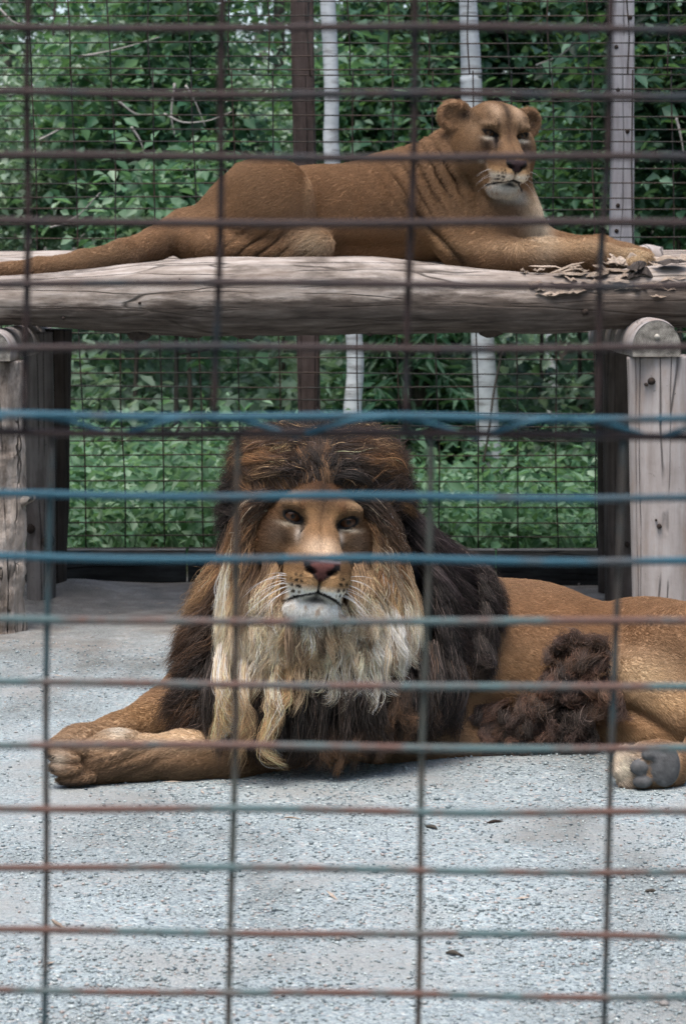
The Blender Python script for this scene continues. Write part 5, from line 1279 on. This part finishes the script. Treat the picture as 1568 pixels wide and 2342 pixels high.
    # --- blond curtains on both cheeks
    fam(3600, [[(572, 1125, 6.16), (560, 1190, 6.17), (562, 1270, 6.17), (580, 1350, 6.14)],
               [(540, 1230, 6.14), (532, 1310, 6.13), (540, 1380, 6.11), (572, 1430, 6.08)],
               [(512, 1350, 6.14), (508, 1420, 6.12), (524, 1480, 6.08), (566, 1510, 6.05)],
               [(500, 1440, 6.16), (500, 1490, 6.13), (524, 1540, 6.08), (572, 1550, 6.05)]],
        [[BR, OR, OR, TN], [TN, CR, TN, CR], [PL, CR, CR, PL], [TN, CR, CR, PL]], 7, 44, .85, .025, .005, (.35, 1.15), alt=BR, altp=.12, cvar=.22)
    fam(4200, [[(866, 1180, 6.17), (864, 1250, 6.18), (848, 1320, 6.16), (820, 1375, 6.12)],
               [(915, 1270, 6.14), (912, 1340, 6.13), (890, 1400, 6.11), (845, 1430, 6.07)],
               [(948, 1370, 6.14), (945, 1430, 6.12), (915, 1480, 6.08), (855, 1500, 6.05)],
               [(960, 1450, 6.16), (962, 1490, 6.13), (928, 1535, 6.08), (850, 1550, 6.05)]],
        [[BR, OR, TN, CR], [TN, CR, PL, CR], [TN, CR, PL, PL], [TN, CR, PL, CR]], 8, 48, .85, .025, .005, (.35, 1.15), alt=OR, altp=.12, cvar=.22)
    # --- hair of the jaw, closing the gap beside the mouth
    for sg, pts in ((0, [[(618, 1262, 6.055), (630, 1308, 6.03), (644, 1350, 6.01), (664, 1390, 6.0)], [(590, 1350, 6.04), (602, 1388, 6.02), (622, 1412, 6.0), (650, 1432, 5.985)], [(572, 1420, 6.03), (584, 1450, 6.01), (606, 1465, 5.995), (640, 1478, 5.985)]]),
                    (1, [[(826, 1272, 6.065), (808, 1318, 6.035), (792, 1358, 6.012), (770, 1394, 6.0)], [(846, 1355, 6.05), (830, 1392, 6.02), (808, 1415, 6.0), (780, 1432, 5.985)], [(866, 1425, 6.04), (850, 1452, 6.01), (825, 1468, 5.995), (792, 1478, 5.985)]])):
        fam(2000, pts, [[OR, TN, TN, CR], [TN, CR, CR, CR], [CR]], 20+sg, 26, .7, .015, .008, (.35, 1.1), alt=BR, altp=.15)
    # --- beard under the chin
    fam(3000, [[(612, 1375, 6.08), (650, 1392, 6.01), (705, 1408, 5.975), (755, 1400, 5.985), (800, 1385, 6.07)],
               [(596, 1430, 6.03), (640, 1450, 5.99), (705, 1465, 5.97), (765, 1455, 5.99), (822, 1435, 6.04)],
               [(575, 1500, 6.02), (628, 1510, 5.99), (700, 1510, 5.98), (772, 1505, 5.99), (845, 1500, 6.03)],
               [(545, 1545, 6.04), (610, 1540, 6.01), (690, 1530, 6.0), (775, 1535, 6.01), (858, 1540, 6.05)]],
        [[CR, PL, PL, PL, CR], [CR, TN, CR, TN, CR], [CR, CR, TN, CR, CR], [PL, CR, TN, CR, PL]], 9, 40, .9, .02, .005, (.30, 1.18), cvar=.28, cpow=1.0, alt=DB, altp=.14)
    # pointed pale locks hanging over the dark chest
    fam(650, [[(590, 1440, 6.06), (660, 1460, 6.03), (740, 1460, 6.03), (820, 1450, 6.05), (900, 1430, 6.10)], [(580, 1510, 6.02), (655, 1525, 5.99), (745, 1525, 5.99), (830, 1515, 6.01), (918, 1500, 6.08)],
               [(572, 1580, 6.01), (645, 1590, 5.99), (735, 1585, 5.99), (832, 1585, 6.01), (935, 1575, 6.08)], [(560, 1640, 6.01), (640, 1625, 5.99), (720, 1615, 5.99), (838, 1640, 6.01), (950, 1620, 6.09)]],
        [[CR], [CR, TN, CR, CR, CR], [CR, TN, CR, PL, CR], [TN, TN, CR, CR, TN]], 33, 17, .97, .012, .005, (.45, 1.1), cvar=.3, cpow=.8)
    # --- left flank of the mane: dark with brown tips
    fam(5200, [[(540, 1190, 6.30), (530, 1290, 6.28), (520, 1400, 6.26), (510, 1500, 6.25), (505, 1570, 6.24)],
               [(508, 1270, 6.26), (490, 1370, 6.24), (475, 1470, 6.22), (465, 1560, 6.20), (470, 1630, 6.18)],
               [(470, 1330, 6.28), (440, 1430, 6.24), (425, 1520, 6.20), (418, 1610, 6.17), (440, 1680, 6.14)],
               [(425, 1380, 6.34), (398, 1480, 6.30), (388, 1570, 6.24), (366, 1660, 6.19), (400, 1712, 6.15)]],
        [[BR, DB, DK, DK, DK], [OR, DB, DK, BLK, DK], [TN, BR, DK, DK, DK], [TN, BR, DB, DK, DK]], 10, 90, .65, .045, .014, (.6, 1.1), cvar=.35, alt=BR, altp=.14)
    # --- dark chest curtain to the ground
    fam(6800, [[(490, 1480, 6.18), (600, 1500, 6.12), (720, 1510, 6.10), (840, 1500, 6.12), (960, 1480, 6.22), (1040, 1460, 6.30)],
               [(465, 1570, 6.14), (590, 1590, 6.08), (720, 1600, 6.06), (850, 1590, 6.08), (975, 1570, 6.18), (1055, 1550, 6.30)],
               [(450, 1650, 6.13), (590, 1680, 6.07), (720, 1695, 6.06), (850, 1680, 6.10), (975, 1650, 6.20), (1050, 1630, 6.30)],
               [(440, 1705, 6.13), (585, 1752, 6.07), (720, 1772, 6.06), (850, 1745, 6.12), (970, 1708, 6.26), (1040, 1700, 6.33)]],
        [[DK], [BLK, DK, BLK, DK, BLK, PUR], [DK, BLK, DK, DK, PUR, PUR], [DB, DK, DB, DB, DK, PUR]], 11, 110, .7, .05, .012, (.45, 1.06), cvar=.35, alt=DB, altp=.18)
    # reddish curled tips at the foot of the curtain
    fam(1100, [[(700, 1640, 6.06), (780, 1650, 6.06), (860, 1640, 6.08), (920, 1630, 6.12)], [(705, 1700, 6.04), (785, 1700, 6.04), (862, 1690, 6.06), (925, 1670, 6.12)], [(715, 1768, 6.05), (775, 1762, 6.05), (858, 1730, 6.10), (915, 1705, 6.16)]],
        [[DK], [DB, BR, DB, DB], [BR, OR, BR, OR]], 12, 12, .92, .015, .006, (.8, 1.08), curl=.010, turns=1.3)
    # --- right shoulder: long black locks falling back over the shoulder
    fam(5600, [[(905, 1130, 6.34), (930, 1200, 6.34), (955, 1270, 6.34), (985, 1340, 6.34), (1000, 1420, 6.34)],
               [(960, 1190, 6.36), (990, 1260, 6.34), (1005, 1340, 6.30), (1015, 1420, 6.29), (1020, 1490, 6.29)],
               [(1030, 1250, 6.42), (1050, 1320, 6.38), (1050, 1410, 6.33), (1045, 1490, 6.31), (1035, 1560, 6.30)],
               [(1110, 1320, 6.50), (1115, 1380, 6.44), (1090, 1480, 6.38), (1065, 1560, 6.34), (1040, 1640, 6.33)]],
        [[DK, PUR, BLK, BLK, BLK], [PUR], [PUR, PUR, BLK, PUR, BLK], [PUR, PUR, PUR, DB, DK]], 13, 80, .72, .05, .010, (.7, 1.1), cvar=.35, alt=(.10, .075, .075), altp=.14)
    fam(3200, [[(1000, 1230, 6.50), (1030, 1270, 6.50), (1060, 1310, 6.50), (1080, 1350, 6.48)], [(1060, 1265, 6.46), (1085, 1300, 6.44), (1105, 1340, 6.42), (1100, 1400, 6.40)],
               [(1110, 1310, 6.46), (1125, 1340, 6.44), (1132, 1390, 6.41), (1112, 1470, 6.38)], [(1140, 1370, 6.46), (1150, 1395, 6.45), (1140, 1430, 6.41), (1118, 1560, 6.37)]],
        [[PUR], [BLK, PUR, BLK, BLK], [PUR, DK, PUR, PUR], [DB, DB, DK, PUR]], 14, 40, .82, .03, .010, (.75, 1.06), cvar=.35)
    fam(1500, [[(1050, 1420, 6.38), (1085, 1430, 6.38), (1105, 1440, 6.38)], [(1055, 1500, 6.35), (1090, 1510, 6.34), (1115, 1510, 6.35)], [(1065, 1575, 6.36), (1095, 1568, 6.35), (1128, 1550, 6.36)]],
        [[BLK], [PUR, DK, PUR], [DK, DB, DK]], 15, 14, .88, .02, .010, (.75, 1.08), curl=.008, turns=1.2)
    # --- dreadlocks of matted blond hair
    for i, (pp, w, c0, c1) in enumerate([
        ([(512, 1470, 6.11), (503, 1560, 6.00), (516, 1625, 5.985), (506, 1680, 5.985), (490, 1692, 5.98)], 13, CR, TN), ([(562, 1470, 6.10), (556, 1570, 5.99), (562, 1650, 5.98), (548, 1720, 5.98), (552, 1770, 5.99)], 12, CR, TN),
        ([(632, 1470, 6.08), (622, 1580, 5.98), (628, 1640, 5.97), (604, 1710, 5.97), (636, 1758, 5.98)], 13, CR, TN), ([(640, 1500, 6.08), (645, 1580, 5.99), (630, 1640, 5.99), (610, 1690, 5.99)], 10, TN, TN),
        ([(505, 1500, 6.10), (520, 1590, 6.01), (530, 1640, 6.0), (500, 1685, 5.99)], 9, CR, CR), ([(900, 1540, 6.09), (905, 1600, 6.07), (880, 1650, 6.06), (872, 1690, 6.07)], 6, DB, BR), ([(930, 1560, 6.1), (925, 1620, 6.08), (938, 1655, 6.08), (930, 1690, 6.09)], 6, DB, BR), ([(1045, 1440, 6.30), (1040, 1500, 6.28), (1050, 1540, 6.27), (1058, 1575, 6.28)], 10, DB, BR)]):
        rr = [[(x-w*(.5 if k in (0,) else 1-.12*k), y, Yv), (x+w*(.5 if k == 0 else 1-.12*k), y, Yv)] for k, (x, y, Yv) in enumerate(pp)]
        fam(210, rr, [[c0], [c1], [c1]], 40+i, 5, .6, .010, .007, (.45, 1.1), curl=.006, turns=2.6, cvar=.45, rad=.0006)
    # --- curly dark tuft along the belly and elbow
    rt = rng_(91)
    for i in range(80):
        u = rt.random(); cx = 1105+290*u; top = np.interp(cx, [1105, 1200, 1260, 1300, 1350, 1400], [1610, 1580, 1520, 1490, 1475, 1500]); cy = top+(1690-top)*rt.random()**.9
        Yb = 6.41-.02*rt.random(); dx = rt.normal(-10, 22); w = 10+9*rt.random(); ln = 32+50*rt.random(); cy1 = min(cy+ln, 1712)
        rr = [[(cx-w, cy, Yb), (cx+w, cy-6, Yb)], [(cx-w+dx*.4, cy+ln*.3, Yb-.035), (cx+w+dx*.4, cy+ln*.3, Yb-.035)], [(cx-w*.7+dx, min(cy+ln*.7, 1706), Yb-.045), (cx+w*.7+dx, min(cy+ln*.7, 1706), Yb-.045)], [(cx-w*.3+dx*1.2, cy1, Yb-.035), (cx+w*.3+dx*1.2, cy1, Yb-.035)]]
        cc = [DK, DB, (.075, .045, .036), (.11, .06, .042), (.15, .085, .055)][rt.integers(0, 5)]
        fam(130, rr, [[DB], [cc], [(cc[0]*1.5, cc[1]*1.35, cc[2]*1.25)]], 300+i, 4, .75, .012, .006, (.7, 1.1), curl=.011, turns=1.6, cvar=.3)
    for i in range(16):
        cx = 1270+130*rt.random(); cy = 1478+55*rt.random(); dx = rt.normal(-6, 16); w = 10; Yb = 6.43
        fam(120, [[(cx-w, cy, Yb), (cx+w, cy, Yb)], [(cx-w+dx, cy-18, Yb-.03), (cx+w+dx, cy-18, Yb-.03)], [(cx-w*.5+dx*1.6, cy-30, Yb-.03), (cx+w*.5+dx*1.6, cy-30, Yb-.03)]], [[DK], [DB], [(.10, .06, .05)]], 400+i, 3, .6, .01, .008, (.6, 1.1), curl=.010, turns=1.2)
    P = np.concatenate(allP); C = np.concatenate(allC); R = np.concatenate(allR); N = len(P)
    # keep strands outside the body and above the ground
    k = np.arange(K) >= 2; Q = P[:, k].reshape(-1, 3)
    act = np.arange(len(Q))
    for _ in range(2):
        d = S.ev(Q[act]); act = act[d < .004]; d = d[d < .004]
        if len(act):
            g = S.grad(Q[act]); g /= np.maximum(np.linalg.norm(g, axis=1), 1e-6)[:, None]; Q[act] += g*np.minimum(.05, (.006-d))[:, None]
    Q[:, 2] = np.maximum(Q[:, 2], .004); P[:, k] = Q.reshape(N, -1, 3)
    # no strand across the face
    L = H.loc(P.reshape(-1, 3)).reshape(N, K, 3)
    face = ((np.abs(L[..., 0]) < .082) & (L[..., 2] > -.20) & (L[..., 2] < .055) & (L[..., 1] > -.02)).mean(1) > .12
    o = hair_obj('mane', P[~face], C[~face], R[~face], M['mane'], root)
    o['label'] = 'long mane, blond round the face, black on chest and shoulder'
if want('lion'): build_lion()

# ------------------------------------------------------------------ the lioness on the platform
def build_lioness():
    S = Solid(); A = at; Yc = 9.02
    q = PX(Yc)
    base = A(800, 596, Yc)
    root = empty('lioness', base); root['_o'] = [float(v) for v in base]
    tag(root, 'tawny lioness resting on the log platform with her head turned', 'lion', 'lions in the enclosure')
    H = Head(A(1152, 306, 8.80), math.radians(20), math.radians(6), math.radians(4), .885, False)
    r = lambda p: p/q
    S.chain([A(560, 490, 9.08), A(720, 488, 9.06), A(860, 480, 9.04), A(980, 470, 9.02), A(1090, 500, 8.98)], [r(92), r(104), r(112), r(112), r(98)], .06)
    S.cap(A(720, 540, 9.02), A(1000, 545, 9.0), r(56), r(60), .06)
    S.ell(A(915, 405, 9.06), (r(75), .10, r(58)), .06)                              # withers
    S.ell(A(1150, 520, 8.95), (r(86), .17, r(92)), .06)                             # chest
    S.ell(A(1070, 520, 8.86), (r(90), .07, r(84)), .05, roty(.5))                   # near shoulder
    S.chain([A(985, 420, 9.0), A(1040, 380, 8.97), A(1085, 330, 8.95)], [r(92), r(84), r(72)], .06)
    S.cap(A(1150, 480, 8.9), A(1140, 380, 8.9), r(72), r(66), .05)                  # throat
    # haunch, folded hind leg, rump
    S.ell(A(616, 470, 8.89), (r(104), .12, r(107)), .010)
    S.cap(A(590, 468, 9.0), A(450, 545, 9.0), r(102), r(56), .04)
    S.cap(A(560, 500, 8.93), A(450, 550, 8.93), r(70), r(44), .04)
    S.cap(A(480, 560, 8.86), A(660, 572, 8.84), r(34), r(26), .03)                  # hind foot
    S.ell(A(700, 560, 8.86), (r(62), .07, r(42)), .04)
    # tail along the log
    S.chain([A(420, 520, 9.02), A(360, 555, 8.95), A(280, 582, 8.85), A(190, 600, 8.78), A(90, 612, 8.74), A(-60, 622, 8.72)], [r(40), r(33), r(28), r(23), r(18), r(14)], .05)
    # forelegs
    S.chain([A(1060, 560, 8.84), A(1130, 588, 8.78), A(1250, 585, 8.72), A(1340, 582, 8.70), A(1385, 588, 8.69)], [r(52), r(40), r(36), r(33), r(29)], .05)
    S.chain([A(1190, 545, 8.98), A(1280, 572, 8.96), A(1370, 568, 8.93), A(1420, 582, 8.9)], [r(52), r(34), r(26), r(26)], .05)
    S.ell(A(1430, 592, 8.70), (r(48), .05, r(22)), .03)
    for (x, y, Yt) in [(1470, 590, 8.66), (1474, 597, 8.70), (1466, 600, 8.74), (1452, 602, 8.63)]: S.ell(A(x, y, Yt), (r(22), .022, r(13)), .012)
    S.ell(A(1448, 585, 8.90), (r(42), .045, r(20)), .03)
    folds(S, A(985, 410, 8.85), (.15, .3, .15), 125, 70, .4, .010); folds(S, A(600, 565, 8.8), (.11, .2, .05), 85, -110, 0, .012); folds(S, A(1060, 400, 8.8), (.10, .3, .13), 120, 55, 1.2, .007)
    crease(S, A(930, 460, 8.8), A(1062, 602, 8.8), .012, .014); crease(S, A(722, 400, 8.9), A(728, 520, 8.9), .016, .012); crease(S, A(740, 560, 8.9), A(960, 560, 8.9), .022, .010); crease(S, A(880, 380, 8.9), A(930, 470, 8.9), .02, .008)
    folds(S, A(830, 470, 8.9), (.16, .3, .10), 42, 8, 1.0, .006); crease(S, A(440, 500, 8.9), A(560, 420, 8.9), .03, .008)
    S.add(H.sdf, H.pos-.33, H.pos+.33, .03)
    hp = H.pos
    axes = [raxis(A(-120, 600, 8.8)[0], A(1530, 600, 8.7)[0], .0105, [(hp[0]-.17, hp[0]+.14, .0055)]), raxis(8.5, 9.34, .0105, [(hp[1]-.16, hp[1]+.06, .0055)]), raxis(1.14, 1.95, .0105, [(hp[2]-.23, hp[2]+.14, .0055)])]
    V, F = mesh_solid(S, axes)
    LT = np.array((.265, .163, .092))
    pxx = lambda P: P[:, 0]/P[:, 1]*FPX+CX
    def body_col(P):
        C = np.repeat(LT[None], len(P), 0)
        C = blobs(P, C, [
            (A(560, 440, 8.9), (.22, .3, .12), (0.189, 0.111, 0.057), .7), (A(820, 440, 8.9), (.30, .3, .12), (0.164, 0.086, 0.039), .7), (A(850, 560, 8.9), (.30, .3, .06), (0.295, 0.156, 0.066), .7),
            (A(1000, 560, 8.8), (.10, .2, .05), (0.344, 0.221, 0.115), .7), (A(1090, 470, 8.8), (.14, .25, .12), (0.156, 0.094, 0.049), .7), (A(720, 560, 8.8), (.075, .1, .065), (0.459, 0.369, 0.262), .9), (A(703, 430, 8.85), (.012, .1, .10), (0.377, 0.254, 0.148), .6),
            (A(1228, 500, 8.8), (.045, .25, .10), (0.508, 0.426, 0.328), .9), (A(1205, 460, 8.75), (.025, .25, .06), (0.394, 0.303, 0.205), .7), (A(1270, 560, 8.66), (.26, .2, .028), (.52, .38, .24), .85), (A(1280, 608, 8.66), (.18, .12, .025), (0.197, 0.111, 0.049), .7),
            (A(1450, 590, 8.65), (.09, .2, .05), (0.476, 0.369, 0.238), .8), (A(1235, 520, 8.85), (.04, .25, .12), (0.640, 0.558, 0.443), .8), (A(240, 590, 8.7), (.30, .2, .06), (0.279, 0.184, 0.107), .7), (A(395, 560, 8.8), (.03, .2, .06), (0.082, 0.049, 0.029), .7), (A(640, 582, 8.75), (.03, .1, .012), (0.508, 0.369, 0.221), .8)])
        C *= (1.05+.24*fbm(P, 5, 3, 61)+.05*fbm(P, 34, 2, 63))[:, None]
        # loose skin folds: crease shade painted as darker furrows on neck, haunch and shoulder
        def fold_shade(c, rr, kx, kz, ph, amt, sh=1.4):
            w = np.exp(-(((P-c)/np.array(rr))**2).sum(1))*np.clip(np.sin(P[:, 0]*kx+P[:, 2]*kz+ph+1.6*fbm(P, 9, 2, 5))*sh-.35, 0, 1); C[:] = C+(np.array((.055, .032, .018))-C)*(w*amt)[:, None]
        fold_shade(A(985, 410, 8.85), (.15, .4, .15), 125, 70, .4, .8); fold_shade(A(600, 565, 8.8), (.11, .3, .05), 85, -110, 0, .85); fold_shade(A(1060, 400, 8.8), (.10, .4, .13), 120, 55, 1.2, .55)
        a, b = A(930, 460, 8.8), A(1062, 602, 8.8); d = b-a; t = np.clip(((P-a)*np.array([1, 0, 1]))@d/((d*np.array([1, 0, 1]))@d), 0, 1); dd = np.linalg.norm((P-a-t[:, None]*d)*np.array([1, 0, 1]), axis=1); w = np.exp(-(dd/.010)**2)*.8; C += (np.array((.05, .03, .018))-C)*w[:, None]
        return np.clip(C, .004, .9)
    def colour(P):
        C = body_col(P); L = H.loc(P); w = H.wt(P)*np.clip((L[:, 1]+.20)/.06, 0, 1)*np.clip((L[:, 2]+.27)/.03, 0, 1)
        hc, _ = H.paint(P, np.repeat(np.array([[.235, .142, .075]]), len(P), 0)); return C+(hc-C)*w[:, None]
    C = colour(V)
    mk('body', V, F, M['coat'], root, attrs={'col': ('POINT', 'FLOAT_COLOR', np.concatenate([C, np.ones((len(C), 1))], 1))})
    for sg in (-1, 1): eyeball(H, sg, root)
    def flow(P):
        L = H.loc(P); d = np.repeat(np.array([[-.85, .05, -.5]]), len(P), 0); x = pxx(P)
        leg = np.clip((x-1150)/60, 0, 1)*np.clip((A(1150, 540, 8.8)[2]-P[:, 2])/.03, 0, 1); d = d*(1-leg)[:, None]+leg[:, None]*np.array([1, 0, -.35])
        ch = np.clip((x-1150)/60, 0, 1)*(1-leg)*(P[:, 2] < A(1150, 440, 8.8)[2]); d = d*(1-ch)[:, None]+ch[:, None]*np.array([.25, -.2, -1])
        w = H.wt(P)*(L[:, 1] > -.2); hl = np.stack([L[:, 0]*5, -.9+0*L[:, 0], (L[:, 2]+.10)*4], 1); low = np.clip((-.17-L[:, 2])/.02, 0, 1)
        hl = hl*(1-low)[:, None]+low[:, None]*np.stack([L[:, 0]*3, -.3+0*L[:, 0], -1.+0*L[:, 0]], 1)
        return d*(1-w)[:, None]+(hl@H.B.T)*w[:, None]
    def length(P):
        w = H.wt(P); L = H.loc(P); x = pxx(P); l = .014+.003*fbm(P, 12, 2, 3)
        l = l+.014*np.exp(-(((P-A(1215, 500, 8.8))/np.array([.07, .3, .11]))**2).sum(1))+.018*np.exp(-(((P-A(720, 560, 8.85))/np.array([.08, .2, .07]))**2).sum(1))
        hl = .0045+.010*np.clip((.0-L[:, 1])/.1, 0, 1)+.014*np.clip((-.205-L[:, 2])/.03, 0, 1); return l*(1-w)+hl*w
    def fmask(c):
        L = H.loc(c); w = H.wt(c)*(L[:, 1] > -.2); _, bare = H.paint(c, np.zeros((len(c), 3))); return np.where(w > .3, 2.2*(1-np.clip(bare*1.3, 0, 1)), 1.0)
    short_fur('fur', V, F, 170000, flow, length, colour, root, 6, fmask, .00055)
    whiskers(H, root, 19, 5, .08, .0003)
if want('lioness'): build_lioness()
